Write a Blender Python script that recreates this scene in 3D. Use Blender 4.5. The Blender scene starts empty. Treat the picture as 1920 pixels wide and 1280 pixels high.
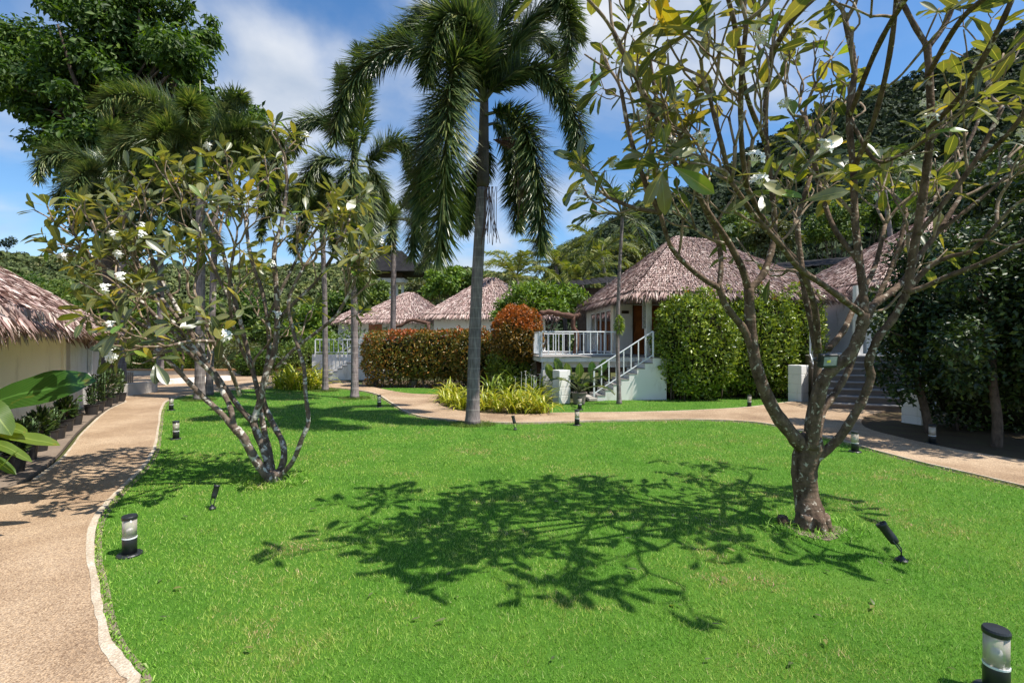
import bpy, math, random
import numpy as np
from mathutils import Vector, Matrix

# ------------------------------------------------------------------ camera, sky, sun, exposure
SC = bpy.context.scene
CAMH, F = 1.9, 920.0                       # eye height (m); focal length in pixels of a 1920 wide frame
cam = bpy.data.cameras.new('camera'); camo = bpy.data.objects.new('camera', cam)
SC.collection.objects.link(camo); SC.camera = camo
camo.location = (0, 0, CAMH); camo.rotation_euler = (math.radians(90), 0, 0)
cam.sensor_width = 36; cam.lens = 36 * F / 1920; cam.clip_start = 0.05; cam.clip_end = 3000

SUNV = Vector((2.05, -0.72, 3.85)).normalized()
sun = bpy.data.lights.new('sun', 'SUN'); suno = bpy.data.objects.new('sun', sun)
SC.collection.objects.link(suno); sun.energy = 5.0; sun.angle = math.radians(0.5); sun.color = (1, 0.95, 0.87)
suno.rotation_euler = SUNV.to_track_quat('Z', 'Y').to_euler(); suno.location = (20, -10, 30)

world = bpy.data.worlds.new('World'); SC.world = world; world.use_nodes = True
def build_world():
    nt = world.node_tree; nt.nodes.clear(); N = nt.nodes.new; L = nt.links.new
    out = N('ShaderNodeOutputWorld'); sky = N('ShaderNodeTexSky'); sky.sky_type = 'NISHITA'; sky.sun_disc = False
    sky.sun_elevation = math.asin(SUNV.z); sky.sun_rotation = math.atan2(SUNV.x, SUNV.y)
    sky.air_density = 1.0; sky.dust_density = 0.3; sky.ozone_density = 2.5
    hsv = N('ShaderNodeHueSaturation'); hsv.inputs['Saturation'].default_value = 1.22; hsv.inputs['Value'].default_value = 1.0
    L(sky.outputs[0], hsv.inputs['Color'])
    bg = N('ShaderNodeBackground'); bg.inputs[1].default_value = 0.13; L(hsv.outputs[0], bg.inputs[0])
    tc = N('ShaderNodeTexCoord'); sep = N('ShaderNodeSeparateXYZ'); L(tc.outputs['Generated'], sep.inputs[0])
    ad = N('ShaderNodeMath'); ad.operation = 'ADD'; ad.inputs[1].default_value = 0.25; L(sep.outputs[2], ad.inputs[0])
    mx = N('ShaderNodeMath'); mx.operation = 'MAXIMUM'; mx.inputs[1].default_value = 0.1; L(ad.outputs[0], mx.inputs[0])
    dx = N('ShaderNodeMath'); dx.operation = 'DIVIDE'; L(sep.outputs[0], dx.inputs[0]); L(mx.outputs[0], dx.inputs[1])
    dy = N('ShaderNodeMath'); dy.operation = 'DIVIDE'; L(sep.outputs[1], dy.inputs[0]); L(mx.outputs[0], dy.inputs[1])
    cb = N('ShaderNodeCombineXYZ'); ax = N('ShaderNodeMath'); ax.operation = 'ADD'; ax.inputs[1].default_value = 0.40; L(dx.outputs[0], ax.inputs[0]); L(ax.outputs[0], cb.inputs[0]); L(dy.outputs[0], cb.inputs[1]); cb.inputs[2].default_value = 1.3
    n1 = N('ShaderNodeTexNoise'); n1.inputs['Scale'].default_value = 1.15; n1.inputs['Detail'].default_value = 9; n1.inputs['Roughness'].default_value = 0.52
    n1.inputs['Distortion'].default_value = 0.35
    L(cb.outputs[0], n1.inputs['Vector'])
    rp = N('ShaderNodeValToRGB'); rp.color_ramp.elements[0].position = 0.43; rp.color_ramp.elements[1].position = 0.68
    rp.color_ramp.interpolation = 'EASE'
    rp.color_ramp.elements[1].color = (0.9, 0.9, 0.9, 1)
    L(n1.outputs[0], rp.inputs[0])
    n2 = N('ShaderNodeTexNoise'); n2.inputs['Scale'].default_value = 4.0; n2.inputs['Detail'].default_value = 6
    L(cb.outputs[0], n2.inputs['Vector'])
    rc = N('ShaderNodeValToRGB'); rc.color_ramp.elements[0].position = 0.3; rc.color_ramp.elements[1].position = 0.75
    rc.color_ramp.elements[0].color = (0.5, 0.58, 0.70, 1); rc.color_ramp.elements[1].color = (0.9, 0.92, 0.95, 1)
    L(n2.outputs[0], rc.inputs[0])
    cl = N('ShaderNodeBackground'); cl.inputs[1].default_value = 0.75; L(rc.outputs[0], cl.inputs[0])
    ms = N('ShaderNodeMixShader'); L(rp.outputs[0], ms.inputs[0]); L(bg.outputs[0], ms.inputs[1]); L(cl.outputs[0], ms.inputs[2])
    L(ms.outputs[0], out.inputs[0])
build_world()
SC.view_settings.view_transform = 'Standard'; SC.view_settings.look = 'None'
SC.view_settings.exposure = 0.5; SC.view_settings.gamma = 1.0; SC.view_settings.use_curve_mapping = False
SC.render.engine = 'CYCLES'; SC.cycles.max_bounces = 8; SC.cycles.transparent_max_bounces = 16; SC.cycles.use_denoising = True

R = np.random.default_rng(7); random.seed(7)

# ------------------------------------------------------------------ helpers
def P(px, py, Y):
    """world point that stands Y metres in front of the lens at photograph position px,py"""
    return np.array([(px - 960) / F * Y, Y, CAMH - (py - 640) / F * Y])
def Gd(px, py, z=0.0):
    Y = (CAMH - z) * F / (py - 640); return np.array([(px - 960) / F * Y, Y, z])
OFF = {}
def mesh_obj(name, V, Fc, mat, parent=None, smooth=False, uv=None):
    V = np.asarray(V, dtype=np.float32).reshape(-1, 3)
    off = OFF.get(parent.name, np.zeros(3)) if parent else np.zeros(3)
    if parent is not None: V = V - off.astype(np.float32)
    me = bpy.data.meshes.new(name)
    if isinstance(Fc, np.ndarray) and Fc.ndim == 2:
        m, k = Fc.shape
        me.vertices.add(len(V)); me.vertices.foreach_set('co', V.ravel())
        me.loops.add(m * k); me.loops.foreach_set('vertex_index', Fc.astype(np.int32).ravel())
        me.polygons.add(m); me.polygons.foreach_set('loop_start', np.arange(0, m * k, k, dtype=np.int32))
        try: me.polygons.foreach_set('loop_total', np.full(m, k, dtype=np.int32))
        except Exception: pass
        me.update(calc_edges=True)
    else:
        me.from_pydata([tuple(map(float, v)) for v in V], [], [tuple(int(i) for i in f) for f in Fc]); me.update()
    if smooth: me.polygons.foreach_set('use_smooth', np.ones(len(me.polygons), dtype=bool))
    if uv is not None:
        l = me.uv_layers.new(name='UVMap'); idx = np.zeros(len(me.loops), dtype=np.int32); me.loops.foreach_get('vertex_index', idx)
        l.data.foreach_set('uv', np.asarray(uv, dtype=np.float32)[idx].ravel())
    if mat is not None:
        for m_ in (mat if isinstance(mat, (list, tuple)) else [mat]): me.materials.append(m_)
    o = bpy.data.objects.new(name, me); SC.collection.objects.link(o)
    if parent is not None: o.parent = parent; OFF[o.name] = off
    return o
def tag(o, label=None, cat=None, group=None, kind=None):
    if label: o['label'] = label
    if cat: o['category'] = cat
    if group: o['group'] = group
    if kind: o['kind'] = kind
    return o
def thing(name, label, cat, loc=(0, 0, 0), group=None, rot=None):
    o = bpy.data.objects.new(name, None); SC.collection.objects.link(o); o.location = tuple(map(float, loc)); o.empty_display_size = 0.2
    OFF[o.name] = np.array(loc, dtype=float); tag(o, label, cat, group)
    return o
def copy_tree(o, parent=None):
    c = o.copy(); SC.collection.objects.link(c); c.parent = parent
    for ch in list(o.children): copy_tree(ch, c)
    return c

class MB:
    """collects shapes into one mesh"""
    def __init__(s): s.v = []; s.f = []; s.n = 0
    def add(s, v, f):
        v = np.asarray(v, dtype=float).reshape(-1, 3); s.v.append(v); s.f += [tuple(i + s.n for i in q) for q in f]; s.n += len(v); return s
    def box(s, c, size, fr=None, bev=0.0):
        """fr: 3x3 rows = axes"""
        fr = np.eye(3) if fr is None else fr; h = np.array(size) / 2
        if bev <= 0:
            q = np.array([[x, y, z] for z in (-1, 1) for y in (-1, 1) for x in (-1, 1)]) * h
            fs = [(0, 2, 3, 1), (4, 5, 7, 6), (0, 1, 5, 4), (2, 6, 7, 3), (0, 4, 6, 2), (1, 3, 7, 5)]
        else:
            hx, hy, hz = h; b = bev; ring = [(hx, hy - b), (hx - b, hy), (-hx + b, hy), (-hx, hy - b), (-hx, -hy + b), (-hx + b, -hy), (hx - b, -hy), (hx, -hy + b)]
            q = []; 
            for z, k in ((-hz, b), (-hz + b, 0), (hz - b, 0), (hz, b)):
                for (x, y) in ring: q.append((x - math.copysign(k, x), y - math.copysign(k, y), z))
            q = np.array(q); fs = []
            for l in range(3):
                for i in range(8): fs.append((l * 8 + i, l * 8 + (i + 1) % 8, l * 8 + 8 + (i + 1) % 8, l * 8 + 8 + i))
            fs += [tuple(range(7, -1, -1)), tuple(range(24, 32))]
        return s.add(q @ fr + np.asarray(c, float), fs)
    def tube(s, pts, rad, seg=8, cap=True):
        v, f = tube(pts, rad, seg, cap); return s.add(v, f)
    def lathe(s, prof, c=(0, 0, 0), seg=20, axis=None):
        """prof: (r,z) list"""
        a = np.linspace(0, 2 * np.pi, seg, endpoint=False); v = []
        for r, z in prof: v += [(r * math.cos(t), r * math.sin(t), z) for t in a]
        f = [(i * seg + j, i * seg + (j + 1) % seg, (i + 1) * seg + (j + 1) % seg, (i + 1) * seg + j) for i in range(len(prof) - 1) for j in range(seg)]
        if prof[0][0] > 1e-4: f.append(tuple(range(seg - 1, -1, -1)))
        if prof[-1][0] > 1e-4: f.append(tuple((len(prof) - 1) * seg + j for j in range(seg)))
        v = np.array(v)
        if axis is not None: v = v @ axis
        return s.add(v + np.asarray(c, float), f)
    def obj(s, name, mat, parent=None, smooth=False):
        return mesh_obj(name, np.concatenate(s.v), s.f, mat, parent, smooth)

def unit(v): v = np.asarray(v, float); return v / (np.linalg.norm(v) + 1e-12)
def rows_unit(a): return a / (np.linalg.norm(a, axis=1, keepdims=True) + 1e-9)
def tube(pts, rad, seg=8, cap=True):
    pts = np.asarray(pts, float); n = len(pts); rad = np.broadcast_to(np.asarray(rad, float), (n,)) if np.ndim(rad) == 0 else np.asarray(rad, float)
    T = np.gradient(pts, axis=0); T = rows_unit(T)
    u = np.cross(T[0], [0, 0, 1]); 
    if np.linalg.norm(u) < 0.1: u = np.cross(T[0], [1, 0, 0])
    u = unit(u); a = np.linspace(0, 2 * np.pi, seg, endpoint=False); V = []
    for i in range(n):
        u = unit(u - T[i] * np.dot(u, T[i])); w = np.cross(T[i], u)
        V.append(pts[i] + rad[i] * (np.cos(a)[:, None] * u + np.sin(a)[:, None] * w))
    V = np.concatenate(V)
    f = [(i * seg + j, i * seg + (j + 1) % seg, (i + 1) * seg + (j + 1) % seg, (i + 1) * seg + j) for i in range(n - 1) for j in range(seg)]
    if cap: f += [tuple(range(seg - 1, -1, -1)), tuple((n - 1) * seg + j for j in range(seg))]
    return V, f
def spline(pts, n):
    """Catmull-Rom through rows of pts (any width)"""
    p = np.asarray(pts, float); p = np.vstack([2 * p[0] - p[1], p, 2 * p[-1] - p[-2]]); m = len(p) - 3
    t = np.linspace(0, m, n); i = np.minimum(t.astype(int), m - 1); u = (t - i)[:, None]
    a, b, c, d = p[i], p[i + 1], p[i + 2], p[i + 3]
    return 0.5 * (2 * b + (c - a) * u + (2 * a - 5 * b + 4 * c - d) * u ** 2 + (3 * b - a - 3 * c + d) * u ** 3)
def kites(pos, d, nrm, L, W, fold=0.15, waist=0.45):
    """vectorised leaves: 4 vertices, 2 triangles each"""
    d = rows_unit(d); s = rows_unit(np.cross(nrm, d)); n = rows_unit(np.cross(d, s)); L = np.asarray(L).reshape(-1, 1); W = np.asarray(W).reshape(-1, 1)
    N = len(pos); V = np.empty((N, 4, 3)); mid = pos + d * L * waist
    V[:, 0] = pos; V[:, 1] = mid + s * W / 2 + n * W * fold; V[:, 2] = pos + d * L - n * L * 0.08; V[:, 3] = mid - s * W / 2 + n * W * fold
    b = np.arange(N)[:, None] * 4; Fc = np.concatenate([b + [0, 2, 1], b + [0, 3, 2]], axis=1).reshape(-1, 3)
    return V.reshape(-1, 3), Fc
def blades3(pos, d, side, L, W, droop):
    """5-vertex drooping strips, 3 triangles each"""
    d = rows_unit(d); s = rows_unit(np.cross(d, side)); L = np.asarray(L).reshape(-1, 1); W = np.asarray(W).reshape(-1, 1)
    droop = np.asarray(droop).reshape(-1, 1)
    N = len(pos); V = np.empty((N, 5, 3)); dn = np.array([0, 0, -1.0])
    m = pos + d * L * 0.5; t = m + rows_unit(d + dn * droop) * L * 0.5
    V[:, 0] = pos + s * W * .3; V[:, 1] = pos - s * W * .3; V[:, 2] = m - s * W / 2; V[:, 3] = m + s * W / 2; V[:, 4] = t
    b = np.arange(N)[:, None] * 5; Fc = np.concatenate([b + [0, 1, 2], b + [0, 2, 3], b + [3, 2, 4]], axis=1).reshape(-1, 3)
    return V.reshape(-1, 3), Fc
def rand_dirs(n): return rows_unit(R.normal(size=(n, 3)))

# ------------------------------------------------------------------ materials
def newmat(name):
    m = bpy.data.materials.new(name); m.use_nodes = True; nt = m.node_tree; nt.nodes.clear()
    out = nt.nodes.new('ShaderNodeOutputMaterial'); return m, nt, nt.nodes.new, nt.links.new, out
def ramp(N, L, src, stops):
    r = N('ShaderNodeValToRGB'); e = r.color_ramp.elements
    while len(e) > 1: e.remove(e[-1])
    e[0].position = stops[0][0]; e[0].color = (*stops[0][1], 1)
    for p, c in stops[1:]: q = e.new(p); q.color = (*c, 1)
    L(src, r.inputs[0]); return r
def simple(name, col, rough=0.6, spec=0.3, metal=0.0, var=0.12, scale=3.0, bump=0.0, bscale=30.0, dirt=None):
    m, nt, N, L, out = newmat(name); b = N('ShaderNodeBsdfPrincipled'); tc = N('ShaderNodeTexCoord')
    n = N('ShaderNodeTexNoise'); n.inputs['Scale'].default_value = scale; n.inputs['Detail'].default_value = 6; L(tc.outputs['Object'], n.inputs['Vector'])
    c = np.array(col); r = ramp(N, L, n.outputs[0], [(0.3, tuple(c * (1 - var))), (0.7, tuple(np.minimum(c * (1 + var), 1)))])
    src = r.outputs[0]
    if dirt:
        n2 = N('ShaderNodeTexNoise'); n2.inputs['Scale'].default_value = dirt[1]; n2.inputs['Detail'].default_value = 8; n2.inputs['Roughness'].default_value = .7
        mp = N('ShaderNodeMapping'); mp.inputs['Scale'].default_value = (1, 1, dirt[3] if len(dirt) > 3 else 0.35); L(tc.outputs['Object'], mp.inputs[0]); L(mp.outputs[0], n2.inputs['Vector'])
        r2 = ramp(N, L, n2.outputs[0], [(dirt[2], (0, 0, 0)), (dirt[2] + 0.22, (1, 1, 1))]); mx = N('ShaderNodeMixRGB'); mx.inputs[2].default_value = (*dirt[0], 1)
        L(r2.outputs[0], mx.inputs[0]); L(src, mx.inputs[1]); src = mx.outputs[0]
    L(src, b.inputs['Base Color']); b.inputs['Roughness'].default_value = rough; b.inputs['Specular IOR Level'].default_value = spec; b.inputs['Metallic'].default_value = metal
    if bump:
        n3 = N('ShaderNodeTexNoise'); n3.inputs['Scale'].default_value = bscale; n3.inputs['Detail'].default_value = 5; L(tc.outputs['Object'], n3.inputs['Vector'])
        bp = N('ShaderNodeBump'); bp.inputs['Strength'].default_value = bump; bp.inputs['Distance'].default_value = 0.02; L(n3.outputs[0], bp.inputs['Height']); L(bp.outputs[0], b.inputs['Normal'])
    L(b.outputs[0], out.inputs[0]); return m
def leafmat(name, stops, rough=0.45, trans=0.3, tcol=None, spec=0.4, patch=None, obj_random=False, veins=False, clump=None, veincol=(0.34, 0.36, 0.12)):
    """stops: colour ramp over a random number per leaf; patch=(colour, scale, threshold, zlow, zhigh) tints whole areas of new growth"""
    m, nt, N, L, out = newmat(name); b = N('ShaderNodeBsdfPrincipled')
    if obj_random: oi = N('ShaderNodeObjectInfo'); rnd = oi.outputs['Random']
    else: g = N('ShaderNodeNewGeometry'); rnd = g.outputs['Random Per Island']
    r = ramp(N, L, rnd, stops); src = r.outputs[0]
    tc = N('ShaderNodeTexCoord')
    if clump:
        nc = N('ShaderNodeTexNoise'); nc.inputs['Scale'].default_value = clump; nc.inputs['Detail'].default_value = 2; L(tc.outputs['Object'], nc.inputs['Vector'])
        rcl = ramp(N, L, nc.outputs[0], [(.32, (0.5, 0.55, 0.5)), (.5, (1, 1, 1)), (.68, (1.7, 1.5, 1.2))]); mc = N('ShaderNodeMixRGB'); mc.blend_type = 'MULTIPLY'; mc.inputs[0].default_value = 1
        L(src, mc.inputs[1]); L(rcl.outputs[0], mc.inputs[2]); src = mc.outputs[0]
    if patch:
        n = N('ShaderNodeTexNoise'); n.inputs['Scale'].default_value = patch[1]; n.inputs['Detail'].default_value = 3; L(tc.outputs['Object'], n.inputs['Vector'])
        sp = N('ShaderNodeSeparateXYZ'); L(tc.outputs['Object'], sp.inputs[0])
        mr = N('ShaderNodeMapRange'); mr.inputs[1].default_value = patch[3]; mr.inputs[2].default_value = patch[4]; mr.inputs[3].default_value = -0.3; mr.inputs[4].default_value = 0.25
        L(sp.outputs[2], mr.inputs[0]); a = N('ShaderNodeMath'); a.operation = 'ADD'; L(n.outputs[0], a.inputs[0]); L(mr.outputs[0], a.inputs[1])
        a2 = N('ShaderNodeMath'); a2.operation = 'MULTIPLY_ADD'; L(rnd, a2.inputs[0]); a2.inputs[1].default_value = 0.18; L(a.outputs[0], a2.inputs[2])
        r2 = ramp(N, L, a2.outputs[0], [(patch[2], (0, 0, 0)), (patch[2] + 0.15, (1, 1, 1))]); mx = N('ShaderNodeMixRGB'); mx.inputs[2].default_value = (*patch[0], 1)
        L(r2.outputs[0], mx.inputs[0]); L(src, mx.inputs[1]); src = mx.outputs[0]
    if veins:
        uv = N('ShaderNodeSeparateXYZ'); L(tc.outputs['UV'], uv.inputs[0])
        s1 = N('ShaderNodeMath'); s1.operation = 'SUBTRACT'; s1.inputs[1].default_value = 0.5; L(uv.outputs[0], s1.inputs[0])
        ab = N('ShaderNodeMath'); ab.operation = 'ABSOLUTE'; L(s1.outputs[0], ab.inputs[0])
        rm = ramp(N, L, ab.outputs[0], [(0.015, (1, 1, 1)), (0.045, (0, 0, 0))])
        k = N('ShaderNodeMath'); k.operation = 'MULTIPLY'; k.inputs[1].default_value = 0.65; L(ab.outputs[0], k.inputs[0])
        k2 = N('ShaderNodeMath'); k2.operation = 'SUBTRACT'; L(uv.outputs[1], k2.inputs[0]); L(k.outputs[0], k2.inputs[1])
        k3 = N('ShaderNodeMath'); k3.operation = 'MULTIPLY'; k3.inputs[1].default_value = 110.0; L(k2.outputs[0], k3.inputs[0])
        sn = N('ShaderNodeMath'); sn.operation = 'SINE'; L(k3.outputs[0], sn.inputs[0])
        rv = ramp(N, L, sn.outputs[0], [(0.55, (0, 0, 0)), (1.0, (0.3, 0.3, 0.3))])
        mxv = N('ShaderNodeMixRGB'); mxv.blend_type = 'LIGHTEN'; mxv.inputs[0].default_value = 1; L(rm.outputs[0], mxv.inputs[1]); L(rv.outputs[0], mxv.inputs[2])
        mv = N('ShaderNodeMixRGB'); mv.inputs[2].default_value = (*veincol, 1); L(mxv.outputs[0], mv.inputs[0]); L(src, mv.inputs[1]); src = mv.outputs[0]
        nz = N('ShaderNodeTexNoise'); nz.inputs['Scale'].default_value = 6; nz.inputs['Detail'].default_value = 4; L(tc.outputs['Object'], nz.inputs['Vector'])
        rz = ramp(N, L, nz.outputs[0], [(0.62, (0, 0, 0)), (0.8, (0.8, 0.8, 0.8))]); mz = N('ShaderNodeMixRGB'); mz.inputs[2].default_value = (0.26, 0.17, 0.03, 1)
        L(rz.outputs[0], mz.inputs[0]); L(src, mz.inputs[1]); src = mz.outputs[0]
    L(src, b.inputs['Base Color']); b.inputs['Roughness'].default_value = rough; b.inputs['Specular IOR Level'].default_value = spec
    if trans > 0:
        t = N('ShaderNodeBsdfTranslucent'); hs = N('ShaderNodeMixRGB'); hs.blend_type = 'MULTIPLY'; hs.inputs[0].default_value = 1
        hs.inputs[2].default_value = (*(tcol or (1.6, 1.5, 0.5)), 1); L(src, hs.inputs[1]); L(hs.outputs[0], t.inputs[0])
        ms = N('ShaderNodeMixShader'); ms.inputs[0].default_value = trans; L(b.outputs[0], ms.inputs[1]); L(t.outputs[0], ms.inputs[2]); L(ms.outputs[0], out.inputs[0])
    else: L(b.outputs[0], out.inputs[0])
    return m
def barkmat(name, c1, c2, lichen, lth=0.56, lscale=9.0, ring=0.0, ringscale=14.0, vert=0.5):
    m, nt, N, L, out = newmat(name); b = N('ShaderNodeBsdfPrincipled'); tc = N('ShaderNodeTexCoord')
    mp = N('ShaderNodeMapping'); mp.inputs['Scale'].default_value = (1, 1, vert); L(tc.outputs['Object'], mp.inputs[0])
    n = N('ShaderNodeTexNoise'); n.inputs['Scale'].default_value = 14; n.inputs['Detail'].default_value = 8; n.inputs['Roughness'].default_value = .65; L(mp.outputs[0], n.inputs['Vector'])
    r = ramp(N, L, n.outputs[0], [(0.33, c1), (0.66, c2)])
    n2 = N('ShaderNodeTexNoise'); n2.inputs['Scale'].default_value = lscale; n2.inputs['Detail'].default_value = 5; n2.inputs['Roughness'].default_value = .6; n2.inputs['Distortion'].default_value = .6; L(tc.outputs['Object'], n2.inputs['Vector'])
    r2 = ramp(N, L, n2.outputs[0], [(lth, (0, 0, 0)), (lth + 0.05, (1, 1, 1))]); mx = N('ShaderNodeMixRGB'); mx.inputs[2].default_value = (*lichen, 1)
    L(r2.outputs[0], mx.inputs[0]); L(r.outputs[0], mx.inputs[1]); L(mx.outputs[0], b.inputs['Base Color']); b.inputs['Roughness'].default_value = .85; b.inputs['Specular IOR Level'].default_value = .2
    h = n.outputs[0]
    if ring:
        w = N('ShaderNodeTexWave'); w.bands_direction = 'Z'; w.inputs['Scale'].default_value = ringscale; w.inputs['Distortion'].default_value = 9; w.inputs['Detail'].default_value = 4; L(tc.outputs['Object'], w.inputs['Vector'])
        ad = N('ShaderNodeMath'); ad.operation = 'MULTIPLY_ADD'; L(w.outputs[1], ad.inputs[0]); ad.inputs[1].default_value = ring; L(n.outputs[0], ad.inputs[2]); h = ad.outputs[0]
    bp = N('ShaderNodeBump'); bp.inputs['Strength'].default_value = .7; bp.inputs['Distance'].default_value = 0.02; L(h, bp.inputs['Height']); L(bp.outputs[0], b.inputs['Normal'])
    L(b.outputs[0], out.inputs[0]); return m
def glassmat(name, tint=(1, 1, 1), refl=0.12, rough=0.05, frost=0.0, col=(0.8, 0.8, 0.8)):
    m, nt, N, L, out = newmat(name); t = N('ShaderNodeBsdfTransparent'); t.inputs[0].default_value = (*tint, 1)
    g = N('ShaderNodeBsdfGlossy'); g.inputs['Roughness'].default_value = rough; lw = N('ShaderNodeLayerWeight'); lw.inputs[0].default_value = 0.35
    ad = N('ShaderNodeMath'); ad.operation = 'ADD'; ad.inputs[1].default_value = refl; ad.use_clamp = True; L(lw.outputs['Fresnel'], ad.inputs[0])
    ms = N('ShaderNodeMixShader'); L(ad.outputs[0], ms.inputs[0]); L(t.outputs[0], ms.inputs[1]); L(g.outputs[0], ms.inputs[2]); last = ms
    if frost > 0:
        d = N('ShaderNodeBsdfDiffuse'); d.inputs[0].default_value = (*col, 1); m2 = N('ShaderNodeMixShader'); m2.inputs[0].default_value = frost; L(ms.outputs[0], m2.inputs[1]); L(d.outputs[0], m2.inputs[2]); last = m2
    L(last.outputs[0], out.inputs[0]); return m

M = {}
M['white'] = simple('white_paint', (0.84, 0.82, 0.78), .7, .25, var=.04, scale=1.5, bump=.08, bscale=60, dirt=((0.46, 0.42, 0.34), 2.2, .53))
M['whitemetal'] = simple('white_painted_metal', (0.76, 0.78, 0.8), .4, .4, var=.04)
M['cream'] = simple('cream_render', (0.82, 0.75, 0.6), .85, .2, var=.05, scale=1.2, bump=.1, bscale=40, dirt=((0.42, 0.36, 0.26), 1.2, .55))
M['greywall'] = simple('grey_white_render', (0.7, 0.67, 0.64), .85, .2, var=.05, scale=1.2, bump=.1, bscale=40, dirt=((0.4, 0.38, 0.34), 1.2, .55))
M['soffit'] = simple('plywood_soffit', (0.36, 0.25, 0.15), .8, .2, var=.15, scale=4)
M['thatchbase'] = simple('thatch_under', (0.16, 0.115, 0.09), .95, .1, var=.3, scale=8)
M['concrete'] = simple('stained_concrete', (0.5, 0.46, 0.4), .9, .2, var=.15, scale=2.5, bump=.3, bscale=25, dirt=((0.16, 0.14, 0.12), 2.2, .58, 1))
M['tread'] = simple('grey_stone_tread', (0.3, 0.28, 0.26), .8, .25, var=.15, scale=4, bump=.2)
M['darkstone'] = simple('dark_stone_step', (0.2, 0.165, 0.14), .85, .2, var=.2, scale=3, bump=.2)
M['door'] = simple('varnished_wood', (0.33, 0.11, 0.03), .35, .5, var=.3, scale=3)
M['darkwood'] = simple('dark_wood', (0.07, 0.045, 0.03), .7, .3, var=.3, scale=5, bump=.3)
M['driftwood'] = simple('driftwood', (0.13, 0.07, 0.05), .8, .2, var=.35, scale=8, bump=.5)
M['black'] = simple('black_powder_coat', (0.018, 0.02, 0.022), .42, .5, var=.15)
M['grey'] = simple('grey_metal', (0.4, 0.41, 0.43), .4, .5, metal=.3, var=.06)
M['bulb'] = simple('white_lamp_reflector', (0.8, 0.8, 0.82), .25, .6, var=.02)
M['tubeglass'] = glassmat('bollard_tube', (0.95, 0.93, 0.9), 0.03, .15, .42, (0.72, 0.64, 0.54))
M['winglass'] = glassmat('window_glass', (0.25, 0.32, 0.33), 0.18, .02)
M['roofmetal'] = simple('dark_corrugated_roof', (0.022, 0.021, 0.022), .9, .1, var=.3, scale=2)
M['pot'] = simple('black_plastic_pot', (0.03, 0.028, 0.028), .5, .4)
M['claypot'] = simple('grey_clay_pot', (0.2, 0.17, 0.15), .8, .2, var=.2)
M['soil'] = simple('dark_soil', (0.05, 0.035, 0.024), .95, .1, var=.4, scale=12, bump=.8, bscale=40)
M['curtain'] = simple('pale_curtain', (0.35, 0.38, 0.4), .9, .1)
M['interior'] = simple('dark_interior', (0.05, 0.05, 0.05), .9, .1)
M['carpaint'] = simple('white_car_paint', (0.75, 0.77, 0.8), .25, .6, var=.02)
M['rubber'] = simple('rubber', (0.02, 0.02, 0.02), .8, .2)
M['pink'] = simple('pink_plastic', (0.7, 0.07, 0.15), .5, .4)
M['orange'] = simple('orange_paint', (0.42, 0.23, 0.1), .7, .3)
M['lens'] = simple('floodlight_glass', (0.3, 0.31, 0.33), .15, .8, var=.25, scale=25)
M['yellowchip'] = simple('yellow_led_chip', (0.75, 0.68, 0.08), .4, .4)
M['bamboo'] = simple('bamboo', (0.34, 0.26, 0.18), .7, .3, var=.25, scale=6)

def thatchmat():
    m, nt, N, L, out = newmat('dry_palm_thatch'); b = N('ShaderNodeBsdfPrincipled'); g = N('ShaderNodeNewGeometry'); tc = N('ShaderNodeTexCoord')
    r = ramp(N, L, g.outputs['Random Per Island'], [(0, (0.20, 0.13, 0.12)), (.2, (0.38, 0.26, 0.235)), (.6, (0.56, 0.42, 0.38)), (.88, (0.70, 0.57, 0.52)), (1, (0.78, 0.7, 0.63))])
    n = N('ShaderNodeTexNoise'); n.inputs['Scale'].default_value = 1.3; n.inputs['Detail'].default_value = 6; L(tc.outputs['Object'], n.inputs['Vector'])
    r2 = ramp(N, L, n.outputs[0], [(.3, (0.72, 0.66, 0.66)), (.7, (1.0, 0.99, 0.96))]); mx = N('ShaderNodeMixRGB'); mx.blend_type = 'MULTIPLY'; mx.inputs[0].default_value = 1
    L(r.outputs[0], mx.inputs[1]); L(r2.outputs[0], mx.inputs[2]); L(mx.outputs[0], b.inputs['Base Color']); b.inputs['Roughness'].default_value = .85; b.inputs['Specular IOR Level'].default_value = .15
    L(b.outputs[0], out.inputs[0]); return m
M['thatch'] = thatchmat()

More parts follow.
